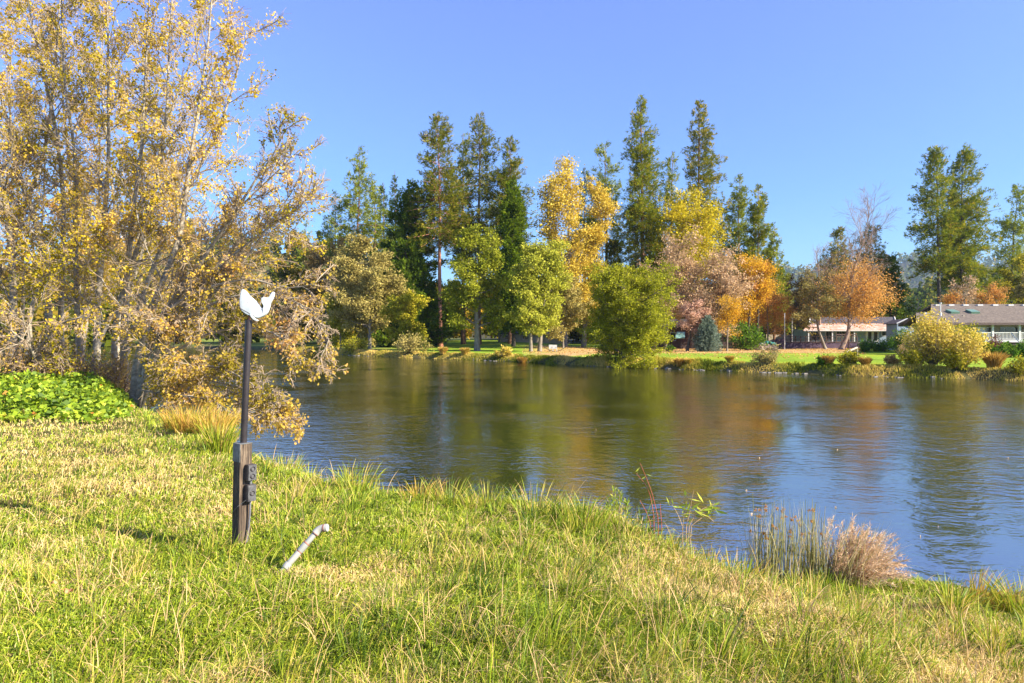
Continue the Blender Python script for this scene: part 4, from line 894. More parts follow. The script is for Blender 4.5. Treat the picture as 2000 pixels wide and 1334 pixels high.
alder(onground(262,17.2,-.1),[
 ([(262,757),(272,690),(300,600),(340,500),(362,430),(374,330),(398,200),(420,60),(430,-90)],17.2,17.8,.13,{}),
 ([(268,757),(292,665),(345,570),(420,470),(475,385),(525,300),(552,235)],17.1,16.4,.085,{'n1':22,'l1':(.6,1.4),'nl':3400}),
 ([(272,757),(330,655),(400,590),(470,520),(535,435),(580,360)],17.0,15.6,.075,{'n1':22,'l1':(.5,1.2),'nl':2400}),
 ([(276,755),(300,640),(370,575),(470,545),(560,560),(628,548)],17.0,15.4,.065,{'n1':20,'l1':(.5,1.2),'nl':1500,'low':True,'pal':'aldlow'}),
 ([(270,758),(318,705),(400,655),(480,640),(550,660),(588,715)],17.0,14.8,.06,{'n1':24,'l1':(.6,1.5),'nl':4000,'low':True,'pal':'aldlow'}),
 ([(272,760),(320,735),(385,715),(450,725),(505,760),(545,795)],16.8,14.0,.055,{'n1':26,'l1':(.5,1.4),'nl':6500,'low':True,'pal':'aldlow'}),
 ([(270,757),(310,640),(380,540),(450,430),(520,360),(590,300)],17.1,15.8,.07,{'n1':26,'l1':(.5,1.3),'nl':900}),
 ([(272,757),(335,630),(430,520),(520,450),(590,405),(615,380)],17.0,15.6,.06,{'n1':28,'l1':(.5,1.3),'nl':800}),
 ([(274,757),(330,650),(430,590),(520,575),(600,600),(640,660)],17.0,15.0,.05,{'n1':30,'l1':(.4,1.3),'nl':1500,'low':True,'pal':'aldlow'}),
 ([(272,758),(330,745),(400,745),(470,760),(520,790),(548,815)],16.6,13.8,.045,{'n1':28,'l1':(.4,1.2),'nl':3000,'low':True,'pal':'aldlow'}),
 ([(268,760),(310,768),(360,775),(415,785),(465,806)],16.4,13.6,.035,{'n1':22,'l1':(.35,.9),'nl':3800,'low':True,'pal':'aldlow'}),
],'pale-barked alder nearest the river whose branches sweep right over the water behind the pole',1)
alder(onground(240,18.4,-.1),[
 ([(240,752),(245,640),(250,500),(262,380),(275,250),(280,100),(290,-110)],18.4,18.8,.12,{}),
 ([(232,748),(285,560),(365,380),(425,265),(462,165),(485,60)],18.4,18.0,.09,{'n1':26,'nl':6000,'l1':(.7,1.9)}),
 ([(222,748),(232,600),(298,400),(326,250),(340,100),(350,-80)],18.6,19.2,.10,{}),
 ([(250,750),(330,600),(420,520),(490,450),(560,420),(610,470)],18.2,17.0,.07,{'n1':22,'l1':(.5,1.2),'nl':2200}),
],'tall alder with several fanning stems just behind and left of the one nearest the river',2)
alder(onground(180,20,-.1),[
 ([(188,738),(192,600),(206,450),(215,300),(215,150),(218,-80)],20,20,.13,{}),
 ([(160,735),(152,600),(148,450),(150,300),(135,150),(130,-100)],20.4,20.6,.12,{}),
 ([(175,738),(205,640),(260,560),(300,420),(330,260),(390,110),(430,-20)],20.2,20.6,.09,{}),
],'twin upright alder stems behind the middle of the bramble bank',3)
alder(onground(100,20.5,-.1),[
 ([(92,733),(95,600),(75,450),(32,320),(8,200),(-40,30)],20.5,20.5,.15,{}),
 ([(120,735),(120,600),(124,400),(104,220),(62,40),(40,-100)],20.8,21.4,.12,{}),
],'alder whose pale trunk bends up to the left above the bramble bank',4)
alder(onground(18,20,-.1),[
 ([(22,722),(26,560),(12,400),(-15,220),(-30,-20)],20,20.4,.15,{}),
 ([(-30,722),(-10,560),(40,420),(90,280),(110,100),(120,-80)],20.5,21,.12,{}),
],'alder at the left picture edge with low horizontal bare twigs',5)
alder(onground(60,17,-.1),[
 ([(75,735),(60,680),(10,640),(-60,610)],17.5,16.0,.05,{'n1':20,'l1':(.5,1.3),'nl':900,'low':True,'t0':.05}),
 ([(70,735),(100,650),(160,620),(230,640),(300,660)],17.5,16.5,.05,{'n1':20,'l1':(.5,1.2),'nl':1500,'low':True,'t0':.05}),
 ([(72,735),(60,600),(120,500),(200,450),(260,430)],17.5,18.0,.05,{'n1':20,'l1':(.6,1.6),'nl':5500}),
],'small bushy alder of tangled bare twigs just behind the bramble leaves',6)
for i,(px,d,lab) in enumerate([(150,27,'far alder showing as dim trunks behind the twin upright stems'),(40,29,'far brown-leaved alder behind the left picture edge trunks'),(-90,24,'alder cut off by the left picture edge'),(228,25,'slender far alder on the shore between the fanning stems')]):
    alder(onground(px,d,-.1),[
     ([(px,700),(px+5,560),(px-5,400),(px-25,200),(px-20,20)],d,d+.5,.095,{'nl':6500,'n1':22}),
     ([(px+8,700),(px+30,560),(px+45,400),(px+50,200),(px+60,60)],d,d+1,.08,{'nl':6500,'n1':22})],lab,10+i,pal='alder' if i else 'aldlow',leafs=.12)

# ------------------------------------------------------------------ near bank grass
rng=np.random.default_rng(99)
def bankpts(n,rmin,rmax,amax=48):
    inv=rng.uniform(1/rmax,1/rmin,n); r=1/inv; a=np.radians(rng.uniform(-amax,amax,n)); x=r*np.sin(a); y=r*np.cos(a)
    return x,y
def sn_(x,y): return -sdist(x,y,NS)
def mown(n):
    x,y=bankpts(n,2.0,30); s=sn_(x,y); k=(s>.05); x,y,s=x[k],y[k],s[k]
    return x,y,s
x,y,s=mown(1150000); z=Hn(x,y); k=z>.06; x,y,s,z=x[k],y[k],s[k],z[k]
r=np.hypot(x,y)
dry=1.9*(fbm(x*.55+5,y*.55,71,3)-.5)+.9*(fbm(x*2.3,y*2.3,72)-.5)
dry+=.34*np.exp(-((x+4.6)/3.2)**2-((y-8.0)/2.4)**2)+.25*np.exp(-((x+1.5)/1.6)**2-((y-6.0)/.8)**2)
dry-=.5*np.exp(-((s-.9)/.9)**2)+.35*np.exp(-((x-.3)/1.1)**2-((y-3.4)/.7)**2)-.45*np.exp(-((x-2.8)/1.9)**2-((y-5)/1.6)**2)
dry+=.9*np.exp(-((x+1.28)/.28)**2-((y-4.42)/.16)**2)
tl=fbm(x*1.1,y*1.1,73,3); tall=sm((tl-.5)*5)*.6+sm((1.7-s)/1.2)*.8+.9*np.exp(-((x-.2)/1.0)**2-((y-3.3)/.8)**2)+.7*np.exp(-((x+1.1)/.5)**2-((y-3.9)/.3)**2)
tall*=(1-.85*np.exp(-((x+1.28)/.3)**2-((y-4.42)/.18)**2))*(1-.8*np.exp(-((x+2.02)/.5)**2-((y-4.8)/.45)**2))
L_=(.035+.06*rng.uniform(0,1,len(x))**1.5)*(1+.9*tall)*(1+.02*r)
pd_=np.clip(.40+.85*dry+.12*rng.normal(0,1,len(x)),.05,.93)
isd=rng.random(len(x))<pd_
tone=np.where(isd,rng.uniform(.56,1.0,len(x)),rng.beta(2,1.8,len(x))*.58)
al=fbm(x*.6,y*.6,75)*6+fbm(x*3.5,y*3.5,76)*5.0-4.0+rng.normal(0,1.15,len(x)); mag=np.clip(1.0+.6*fbm(x*1.7,y*1.7,77)+rng.normal(0,.35,len(x)),.05,1.8)
lean=np.stack([np.cos(al),np.sin(al)],1)*mag[:,None]
g=Geo(); blades(g,np.stack([x,y,z-.01],1),L_,(.0024+.00058*r)*rng.uniform(.5,1.7,len(x)),rng,tone,lean,K=4 if False else 3)
tag(g.build('bank_grass',LM('grass')),'rough half-dry grass covering the near river bank','grass',kind='stuff')
# longer arching grass near the edge, in tufts
def tufts(nt,per,rmin,rmax,cond,Lr,w,bias,mg=.9,tn=.0,pal='tallgrass',name='edge_grass',label=''):
    x,y=bankpts(nt,rmin,rmax); s=sn_(x,y); k=cond(x,y,s); x,y,s=x[k],y[k],s[k]; z=Hn(x,y); k=z>.03; x,y,z,s=x[k],y[k],z[k],s[k]
    n=len(x); sz=rng.uniform(.5,1.15,n); base=rng.uniform(0,1,n); i=np.repeat(np.arange(n),per)
    a=rng.uniform(0,6.28,len(i)); rr=.05*sz[i]*np.sqrt(rng.uniform(0,1,len(i)))
    P=np.stack([x[i]+np.cos(a)*rr,y[i]+np.sin(a)*rr,z[i]-.02],1); m=rng.uniform(.1,1,len(i))*mg
    ln=np.stack([np.cos(a)*m+bias[0],np.sin(a)*m+bias[1]],1)
    r=np.hypot(P[:,0],P[:,1])
    blades(G,P,(Lr[0]+(Lr[1]-Lr[0])*rng.uniform(0,1,len(i)))*sz[i],(w+.0005*r)*rng.uniform(.6,1.3,len(i)),rng,np.clip(tn+.75*base[i]+rng.uniform(-.25,.25,len(i)),0,1),ln,K=6)
G=Geo()
tufts(1500,24,4,26,lambda x,y,s:(s>.05)&(s<1.6+1.9*sm((x-1.)/2))&(fbm(x*1.2,y*1.2,80)>.38),(.12,.32),.005,(.15,.05),1.1,.08)
tufts(4600,16,2.2,12,lambda x,y,s:(s>.6)&((fbm(x*.8,y*.8,81)>.53)|((x>1)&(fbm(x*1.5,y*1.5,82)>.45))),(.09,.25),.0034,(.45,-.02),1.1,.02)
tufts(420,26,2.2,5.2,lambda x,y,s:((x-.3)**2/2.2+(y-3.4)**2/.8<1)|((x+1.0)**2/.6+(y-3.8)**2/.25<1),(.13,.32),.0035,(.35,.1),.9,-.15)
tufts(2600,5,2.2,9,lambda x,y,s:(s>.2),(.14,.36),.0024,(.25,.05),1.5,.50)
tag(G.build('edge_grass',LM('tallgrass')),'longer arching green and straw grass along the bank edge','grass',kind='stuff')
def tus(px,d,label,pal,seed,n,L,rad,w,lean=(0.1,0),sp=.8,nm='grass_tussock'):
    tuft(onground(px,d,-.02),label,pal,seed,n,L,rad,w,lean=lean,spread=sp,name=nm)
tus(375,11.0,'orange-tinted sedge tussock on the bank edge left of the pole','sedge',21,420,.55,.28,.012)
tus(418,10.6,'russet and yellow sedge tussock directly left of the pole','sedge',22,420,.5,.26,.012)
tus(345,11.6,'smaller pale sedge tussock farthest left on the bank edge','sedge',23,260,.42,.2,.012)
tus(430,9.2,'dark green grass tussock with yellow blades at the post top height','tallgrass',24,260,.5,.16,.012)
tus(560,8.7,'grass tussock with thin tan tips at the water right of the pole','tallgrass',25,240,.42,.18,.009)
for i,(px,d,l) in enumerate([(700,7.15,'spiky tussock at the crest halfway between the pole and the first big tuft'),(880,6.65,'broad spiky yellow tussock on the crest with pinkish tips'),(955,6.45,'dense spiky tussock on the crest just right of the broad yellow one'),(1050,6.1,'spiky tussock on the crest under the golden water reflection'),(1140,5.75,'spiky straw-tipped tussock left of the bushy green weed'),(820,6.75,'low tuft of thin red-brown blades leaning over the water')]):
    tus(px,d,l,'tallgrass' if i!=5 else 'sedge',30+i,130,(.36,.33,.30,.37,.34,.28)[i],.2,.007,(.15,.05),1.0)
tus(1925,6.35,'trailing pinkish grass tussock near the right end of the bank','sedge',40,160,.45,.15,.009,(.5,-.1),.9)
tus(1985,6.2,'bright green tuft at the right picture edge','tallgrass',41,200,.42,.14,.009,(-.2,0),.8)
tus(1870,5.9,'green tuft with wide arching blades below the plume clump','tallgrass',42,130,.36,.1,.011,(.3,0),1.0)
tus(1440,6.35,'sparse reddish blades bending over the water left of the rushes','sedge',43,90,.45,.2,.008,(.1,0),.8)
# rushes
rng=np.random.default_rng(321)
b=np.array([X(1535,7.6),7.6,-.02]); o=thing('rush_clump','upright green and tan rush clump with brown seed heads at the water edge','rushes',b); g=Geo(); n=360
P=np.stack([rng.uniform(-.38,.38,n),rng.uniform(-.2,.22,n),np.zeros(n)],1); Ln=rng.uniform(.65,1.24,n)
blades(g,P,Ln,.0085,rng,rng.beta(1.8,1.4,n),rng.normal(0,.10,(n,2)),K=5)
for i in range(40):
    q=P[i]; t=np.array([q[0]+rng.normal(0,.05),q[1]+rng.normal(0,.05),Ln[i]]); g.tube([q,(q+t)/2+rng.normal(0,.01,3),t],[.005,.005,.002],5,rnd=float(rng.uniform(.1,.7)))
g.build('stems',LM('rush'),o)
g=Geo()
for i in range(34):
    c=np.array([rng.uniform(-.34,.34),rng.uniform(-.2,.2),rng.uniform(.78,1.12)])
    C=c+rng.normal(0,.007,(26,3)); g.leaves(C,rng.uniform(.012,.024,26),rng,rng.uniform(0,.5,26),asp=.5)
g.build('seed_heads',LM('rust'),o)
b=np.array([X(1645,7.5),7.5,-.08]); o=thing('plume_grass','feathery dry pinkish-tan grass clump arching right over the water beside the rushes','grass clump',b)
g=Geo(); n=420; a=rng.uniform(0,6.28,n); rr=.2*np.sqrt(rng.uniform(0,1,n)); P=np.stack([np.cos(a)*rr*1.3,np.sin(a)*rr,np.zeros(n)],1)
blades(g,P,rng.uniform(.6,1.15,n),.008,rng,rng.beta(2,1.6,n),np.stack([rng.normal(.25,.4,n),rng.normal(0,.3,n)],1),K=6)
g.build('stems',LM('rush'),o)
g=Geo(); n=520; th=np.linspace(0,1,n); 
for i in range(150):
    u=rng.uniform(0,1); L=rng.uniform(.64,.96); ln=.1+1.3*u; az=rng.normal(0,.5)-.1*u
    K=9; ang=np.clip(ln,0,1.9)*np.linspace(.15,1.35,K-1); seg=L/(K-1)
    pts=np.zeros((K,3)); pts[0]=[rng.uniform(-.22,.2),rng.uniform(-.15,.15),.1]
    pts[1:,0]=pts[0,0]+np.cumsum(np.sin(ang)*seg)*math.cos(az); pts[1:,1]=pts[0,1]+np.cumsum(np.sin(ang)*seg)*math.sin(az); pts[1:,2]=pts[0,2]+np.cumsum(np.cos(ang)*seg)
    g.tubes(pts[None],np.linspace(.004,.0015,K)[None],3,None)
    m=90; f=rng.uniform(3.6,K-1.01,m); k=f.astype(int); C=pts[k]+(pts[k+1]-pts[k])*(f-k)[:,None]; T=pts[k+1]-pts[k]; T/=np.linalg.norm(T,axis=1,keepdims=True)
    g.leaves(C+rng.normal(0,.006,(m,3)),rng.uniform(.03,.075,m),rng,np.clip(rng.beta(2,2,m)+.1,0,1),asp=.12,D=T+rng.normal(0,.5,(m,3)))
g.build('plumes',LM('plume'),o)
# weeds on the edge
M['red_stem']=surf('red weed stem',(.35,.06,.04),(.5,.16,.08),8,.6)
M['tan_stem']=surf('tan weed stem',(.4,.26,.14),(.55,.38,.22),8,.7)
def weed(px,d,label,pts,mat,leaves,pal='weed',seed=0,name='tall_weed'):
    rg=np.random.default_rng(seed); b=onground(px,d,-.03); o=thing(name,label,'weed',b); g=Geo()
    for P in pts:
        Q=cpath(P,d,d,8,rg,.003); Q=Q-b; Q[0,2]=min(Q[0,2],0); g.tube(Q,np.linspace(.0042,.0018,8),6)
    g.build('stems',M[mat],o); g=Geo()
    for (x_,y_,dx,dy,s_) in leaves:
        c=W(x_,y_,d)-b; g.leaves(c[None]+rg.normal(0,.002,(1,3)),np.array([s_]),rg,rg.uniform(.3,.9,1),asp=.22,D=np.array([[dx,rg.normal(0,.2),-dy]]))
    g.build('leaves',LM(pal),o)
weed(1285,6.7,'two tall thin red weed stems rising highest over the water',[[(1280,1030),(1268,960),(1244,925)],[(1290,1030),(1272,960),(1249,903)],[(1274,1030),(1262,1000),(1250,975)],[(1293,1030),(1290,1000),(1288,980)]],'red_stem',[(1250,912,-.6,.6,.07),(1262,925,1,.4,.06),(1262,930,-.8,.4,.06),(1249,902,.3,-1,.04),(1245,926,.2,-1,.04)],seed=1)
lv=[]
rg=np.random.default_rng(5)
for sx,top in ((1198,958),(1212,964),(1188,975),(1224,978),(1204,985)):
    for i in range(46):
        yy=rg.uniform(top,1015); lv.append((sx+(yy-top)*.03+rg.normal(0,1.2),yy,rg.uniform(-1,1),-rg.uniform(.5,1.6),.055))
weed(1203,6.5,'bushy bright green weed with small yellow tips on the crest',[[(1203,1015),(1200,990),(1198,958)],[(1206,1015),(1210,990),(1212,964)],[(1200,1015),(1192,995),(1188,975)],[(1208,1015),(1218,995),(1224,978)]],'tan_stem',lv,seed=2,name='leafy_weed')
lv=[]
for (cx,cy) in ((1345,975),(1352,990),(1360,1000),(1375,985),(1385,990),(1392,996),(1370,998),(1330,1000),(1325,990),(1316,985),(1355,1005),(1380,1004)):
    for i in range(3): lv.append((cx+rg.normal(0,4),cy+rg.normal(0,4),rg.uniform(-.2,1.2),rg.uniform(-.5,.5),rg.uniform(.08,.15)))
weed(1340,6.7,'willow shoot with long pale leaves spreading right over the water',[[(1338,1040),(1346,1000),(1352,955)],[(1340,1040),(1362,1003),(1400,987)],[(1336,1040),(1325,1005),(1312,980)],[(1340,1035),(1375,1010),(1394,1018)]],'tan_stem',lv,seed=3,name='willow_shoot')
# bramble bank
rng=np.random.default_rng(55); n=62000
x=rng.uniform(-20,-5.6,n); y=rng.uniform(10.8,21,n); pxx=1000+x/y*F
def bh(x,y):
    px=1000+x/y*F
    e=sm((295-px)/110)*sm((y-(11.6+.9*fbm(px/40.,px*0,5)))/2.4)*sm((20.5-y)/2.5)
    return e*.66*(.3+.85*fbm(x*.8,y*.8,91,3)+.25*sm((16-y)/-3)+.25*sm((120-px)/120))
h=bh(x,y); k=(h>.10)&(pxx>-220)&(sn_(x,y)>-.5); x,y,h=x[k],y[k],h[k]; n=len(x); z=np.maximum(Hn(x,y),.2)
dz=rng.uniform(0,1,n)**.5; C=np.stack([x,y,z+h*dz],1); g=Geo(); d=rng.normal(size=(n,3)); d[:,2]*=.45; 
sg=Geo(); m=14; j=rng.choice(n,m); Q=np.zeros((m,5,3)); a=rng.uniform(0,6.28,m); t=np.linspace(0,1,5)
Q[:,:,0]=x[j][:,None]+np.cos(a)[:,None]*.9*t; Q[:,:,1]=y[j][:,None]+np.sin(a)[:,None]*.9*t; Q[:,:,2]=z[j][:,None]+(h[j]*.98)[:,None]*np.sin(t*2.4)[None]
o=thing('bramble_bush','mound of bright green bramble leaves below the alder trunks','bramble',(-11,15,Hs(-11,15)))
loc=np.array(o.location); 
for q in range(m): sg=Geo(); sg.tubes((Q-loc)[q:q+1],np.full((1,5),.006),4); sg.build('cane',M['tan_stem'],o,True)
g.leaves(C-loc,rng.uniform(.05,.13,n)*(.7+.6*fbm(x*1.5,y*1.5,97)),rng,np.clip(.1+.75*fbm(x*2.2,y*2.2,95)+rng.uniform(-.3,.35,n),0,1)*.96+(rng.random(n)<.012)*.3,asp=.85,D=d); g.build('foliage',LM('bramble'),o)
rng=np.random.default_rng(56)
# floating leaves
g=Geo(); n=16; px=rng.uniform(700,1990,n); py=rng.uniform(770,1080,n); d=3*F/(py-HZ); x=X(px,d); k=(sdist(x,d,NS)>1.2)&(sdist(x,d,FS)<-3); C=np.stack([x,d,np.full(n,.012)],1)[k]
g.leaves(C,rng.uniform(.025,.055,len(C)),rng,rng.uniform(.1,.6,len(C)),D=rng.normal(size=(len(C),3))*np.array([1,1,.03]),asp=.8,flat=.97)
tag(g.build('floating_leaves',LM('plume')),'small pale leaves drifting on the river','floating leaves',kind='stuff')
def fleaf(px,py,d,s,rot,label):
    b=onground(px,d,.075); g=Geo(); pts=[]
    for i in range(14):
        a=i/14*6.28; r=s*(1+.28*math.cos(5*a))*(.9+.1*math.sin(3*a)); pts.append((r*math.cos(a+rot),r*math.sin(a+rot)*.7,.012*math.cos(2*a+1)))
    V=pts+[(0,0,.004)]+[(p[0],p[1],p[2]-.002) for p in pts]+[(0,0,.002)]
    g.add3(V,[[i,(i+1)%14,14] for i in range(14)]+[[15+(i+1)%14,15+i,29] for i in range(14)]); q=Geo(); q.tube([(0,0,.003),(-s*1.6*math.cos(rot),-s*1.3*math.sin(rot),.01)],.0012,5)
    o=thing('fallen_leaf',label,'leaf',b); g.build('blade',M['leaf_orange'],o); q.build('stalk',M['leaf_orange'],o)
M['leaf_orange']=surf('dead orange leaf',(.55,.20,.08),(.75,.36,.18),25,.7)
fleaf(135,1163,4.05,.028,.3,'curled orange leaf on the grass, the larger of two at lower left')
fleaf(104,1150,4.18,.02,2.0,'small pinkish dead leaf up-left of the larger orange one')
# ------------------------------------------------------------------ post, pole, outlet boxes
def wood(name):
    m,nt,out=newmat(name); N=nt.nodes; L=nt.links
    tc=N.new('ShaderNodeTexCoord'); mp=N.new('ShaderNodeMapping'); mp.inputs['Scale'].default_value=(1,1,.06); L.new(tc.outputs['Object'],mp.inputs[0])
    n=N.new('ShaderNodeTexNoise'); n.inputs['Scale'].default_value=70; n.inputs['Detail'].default_value=7; n.inputs['Roughness'].default_value=.7; n.inputs['Distortion'].default_value=.6; L.new(mp.outputs[0],n.inputs[0])
    n2=N.new('ShaderNodeTexNoise'); n2.inputs['Scale'].default_value=5; n2.inputs['Detail'].default_value=5; L.new(tc.outputs['Object'],n2.inputs[0])
    r=ramp(nt,[(.015,.010,.007,.34),(.07,.048,.032,.48),(.19,.14,.092,.62),(.34,.27,.19,.82)]); L.new(n.outputs[0],r.inputs[0])
    r2=ramp(nt,[(.45,.4,.38,.35),(1,1,1,.6)]); L.new(n2.outputs[0],r2.inputs[0])
    mx=N.new('ShaderNodeMix'); mx.data_type='RGBA'; mx.blend_type='MULTIPLY'; mx.inputs[0].default_value=.8; L.new(r.outputs[0],mx.inputs[6]); L.new(r2.outputs[0],mx.inputs[7])
    p=N.new('ShaderNodeBsdfPrincipled'); p.inputs['Roughness'].default_value=.85; L.new(mx.outputs[2],p.inputs['Base Color'])
    b=N.new('ShaderNodeBump'); b.inputs['Strength'].default_value=.8; b.inputs['Distance'].default_value=.004; L.new(n.outputs[0],b.inputs['Height']); L.new(b.outputs[0],p.inputs['Normal']); L.new(p.outputs[0],out.inputs[0]); return m
M['post_wood']=wood('weathered post wood')
M['black_pole']=surf('black powder-coated pole',(.018,.014,.016),(.035,.028,.03),14,.38,bump=.05,spec=.6)
M['galv']=surf('dull galvanised flashing',(.10,.11,.11),(.26,.27,.27),26,.6,bump=.1,metal=.4)
M['box_grey']=surf('weathered grey metal box',(.045,.038,.036),(.10,.09,.09),30,.5,bump=.1,metal=.3)
M['cover_grey']=surf('scuffed grey cover plate',(.06,.06,.065),(.15,.15,.155),40,.5,bump=.1,metal=.3)
M['conduit']=surf('grey conduit cable',(.10,.10,.11),(.2,.2,.22),20,.6)
M['rust']=surf('rusty bracket',(.22,.07,.03),(.45,.20,.12),40,.8)
pd=5.08; pb=onground(470,pd); 
o=thing('utility_post','weathered square wooden post with outlet boxes carrying a tall black pole','post',pb)
ptop=W(474.5,866,pd)-pb; ang=R(51)
ca,sa=math.cos(ang),math.sin(ang); tilt=ptop/ptop[2]
def pm(P):  # local post frame (u right face dir, v, height) -> world offset with tilt
    P=np.asarray(P,float); u=P[:,0]*ca-P[:,1]*sa; v=P[:,0]*sa+P[:,1]*ca
    return np.stack([u+tilt[0]*P[:,2],v+tilt[1]*P[:,2],P[:,2]],1)
def pbox(g,x0,x1,y0,y1,z0,z1,bev=.003):
    me=bpy.data.meshes.new('t'); import bmesh
    bm=bmesh.new(); r=bmesh.ops.create_cube(bm,size=1)
    for v in bm.verts: v.co=((x0+x1)/2+v.co.x*(x1-x0),(y0+y1)/2+v.co.y*(y1-y0),(z0+z1)/2+v.co.z*(z1-z0))
    bmesh.ops.bevel(bm,geom=bm.edges[:],offset=bev,segments=2,affect='EDGES')
    bm.verts.ensure_lookup_table(); V=pm([v.co[:] for v in bm.verts])
    for nn in (3,4): 
        fs=[[v.index for v in f.verts] for f in bm.faces if len(f.verts)==nn]
        if fs: g.V.append(V); g.Fq.append(np.array(fs)+g.n); g.rn.append(np.full(len(fs),.5)); g.n+=len(V)
    bm.free()
H_=ptop[2]; hw=.046
# local axes: +x rotated by 31deg -> right-front face normal is -y local; left-front face normal is -x local
g=Geo(); K=26
# post body with slightly uneven faces
V=[];sec=10
for k in range(K):
    zz_=-.15+(H_+.15)*k/(K-1)
    for c in ((-1,-1),(-.33,-1),(.33,-1),(1,-1),(1,-.33),(1,.33),(1,1),(.33,1),(-.33,1),(-1,1),(-1,.33),(-1,-.33)):
        w=hw*(1+.02*math.sin(zz_*9+c[0]*3+c[1])); V.append((c[0]*w,c[1]*w,zz_))
nS=12; V=pm(V); q=[(k*nS+i,k*nS+(i+1)%nS,(k+1)*nS+(i+1)%nS,(k+1)*nS+i) for k in range(K-1) for i in range(nS)]
g.V.append(V); g.Fq.append(np.array(q)); g.rn.append(np.full(len(q),.5)); g.n+=len(V)
top=np.vstack([V[-nS:],V[-nS:].mean(0)[None]]); g.add3(top,[[i,(i+1)%nS,nS] for i in range(nS)])
g.build('wooden_post',M['post_wood'],o)
g=Geo(); pbox(g,-hw-.005,-hw-.001,-hw-.004,hw+.004,H_-.13,H_+.004,.001); pbox(g,-hw-.005,hw+.003,-hw-.003,hw+.004,H_+.001,H_+.005,.001); g.build('metal_flashing',M['galv'],o)
def outlet(z0,z1,single):
    g=Geo(); pbox(g,-.012,.058,-hw-.052,-hw-.002,z0,z1,.004); bx=g.build('outlet_box',M['box_grey'],o)
    g=Geo(); pbox(g,-.009,.055,-hw-.058,-hw-.053,z0+.003,z1-.003,.002)
    cv=g.build('cover',M['cover_grey'],bx); g=Geo(); cs=((z0+z1)/2,) if single else (z0+(z1-z0)*.28,z0+(z1-z0)*.74)
    for c in cs:
        a=np.linspace(0,2*math.pi,19); P=pm([(.023+math.cos(t)*.017,-hw-.061,c+math.sin(t)*.016) for t in a]); g.tube(P,.003,6)
        P=pm([(.012,-hw-.06,c+.012),(.012,-hw-.062,c-.012)]); g.tube(P,.0035,6); P=pm([(.002,-hw-.06,c),(.012,-hw-.064,c)]); g.tube(P,.0035,6)
    g.build('socket',M['black_pole'],bx)
fz=lambda py:(W(480,py,pd-.05)-pb)[2]
outlet(fz(939),fz(908),False); outlet(fz(980),fz(947),True)
g=Geo(); P=pm([(.025,-hw-.03,fz(980)),(.026,-hw-.028,fz(1000)),(.022,-hw-.024,fz(1030)),(.008,-hw-.026,fz(1055)),(-.006,-hw-.03,fz(1085))]); g.tube(P,.0065,8); g.build('conduit',M['conduit'],o)
g=Geo(); P=pm([(.026,-hw-.03,fz(947)),(.026,-hw-.03,fz(939))]); g.tube(P,.010,8); g.build('nipple',M['galv'],o)
g=Geo(); P=[pm([(0.0,-hw-.05,fz(972))])[0],pm([(-hw-.012,-hw+.0,fz(988))])[0],pm([(-hw-.012,.04,fz(1005))])[0]]; g.tube(P,.0016,5); g.build('wire',M['galv'],o)
pt=W(486,626,pd-.0)-pb; p0=pm([(.008,.012,H_-.1)])[0]
g=Geo(); g.tube([p0,(p0+pt)/2,pt],.0242*np.array([1,1,1]),20); g.tube([pt-np.array([0,0,.002]),pt+np.array([0,0,.004])],.0225,16); pl=g.build('pole',M['black_pole'],o,True)
# whale ornament
wp=W(486,626,pd); ww=thing('whale_ornament','white painted wooden whale cut-out with raised tail on top of the black pole','ornament',wp)
u=pd/F/4.445
def wq(a,b): return ((a+400*4.445-486*4.445)*u-0*u, -(b+550*4.445-626*4.445)*u)
OUT=[(335,68),(350,76),(365,90),(380,112),(400,133),(425,152),(445,172),(465,195),(480,213),(492,228),(503,238),(512,240),(519,232),(523,218),(521,200),(505,180),(494,165),(493,150),(503,139),(525,138),(548,139),(563,130),(572,115),(584,96),(597,89),(604,100),(601,125),(592,150),(578,172),(570,190),(565,215),(558,240),(548,265),(535,283),(515,298),(490,311),(470,317),(448,312),(430,300),(412,287),(398,296),(380,292),(352,276),(328,256),(316,240),(309,205),(308,165),(312,120),(318,90),(325,74)]
def whale(pts,th,off,name,mat,parent,yo=0.0,bev=.009):
    import bmesh
    bm=bmesh.new(); vs_=[bm.verts.new((*(lambda q:(q[0],0))(wq(*p)),wq(*p)[1])) for p in pts]
    f=bm.faces.new(vs_); bmesh.ops.triangulate(bm,faces=[f]); 
    r=bmesh.ops.extrude_face_region(bm,geom=bm.faces[:]); nv=[e for e in r['geom'] if isinstance(e,bmesh.types.BMVert)]
    for v in bm.verts: v.co.y=-th/2+yo
    for v in nv: v.co.y=th/2+yo
    bmesh.ops.recalc_face_normals(bm,faces=bm.faces[:])
    es=[e for e in bm.edges if len(e.link_faces)==2 and e.calc_face_angle(0)>1.2 and abs(e.verts[0].co.y-e.verts[1].co.y)<1e-5]
    bmesh.ops.bevel(bm,geom=es,offset=bev,segments=4,profile=.5,affect='EDGES')
    me=bpy.data.meshes.new(name); bm.to_mesh(me); bm.free(); me.materials.append(mat); o=bpy.data.objects.new(name,me); COL.objects.link(o); o.parent=parent
    me.polygons.foreach_set('use_smooth',np.ones(len(me.polygons),bool)); return o
M['whale_white']=surf('chalky white paint with wear',(.46,.52,.54),(.60,.64,.64),9,.55,bump=.1)
nt=M['whale_white'].node_tree
whale(OUT,.036,0,'body',M['whale_white'],ww,bev=.0055)
whale([(405,283),(420,288),(432,302),(448,318),(464,330),(478,338),(470,345),(450,340),(432,330),(418,315),(408,300)],.012,0,'fin',M['whale_white'],ww,yo=-.026,bev=.002)
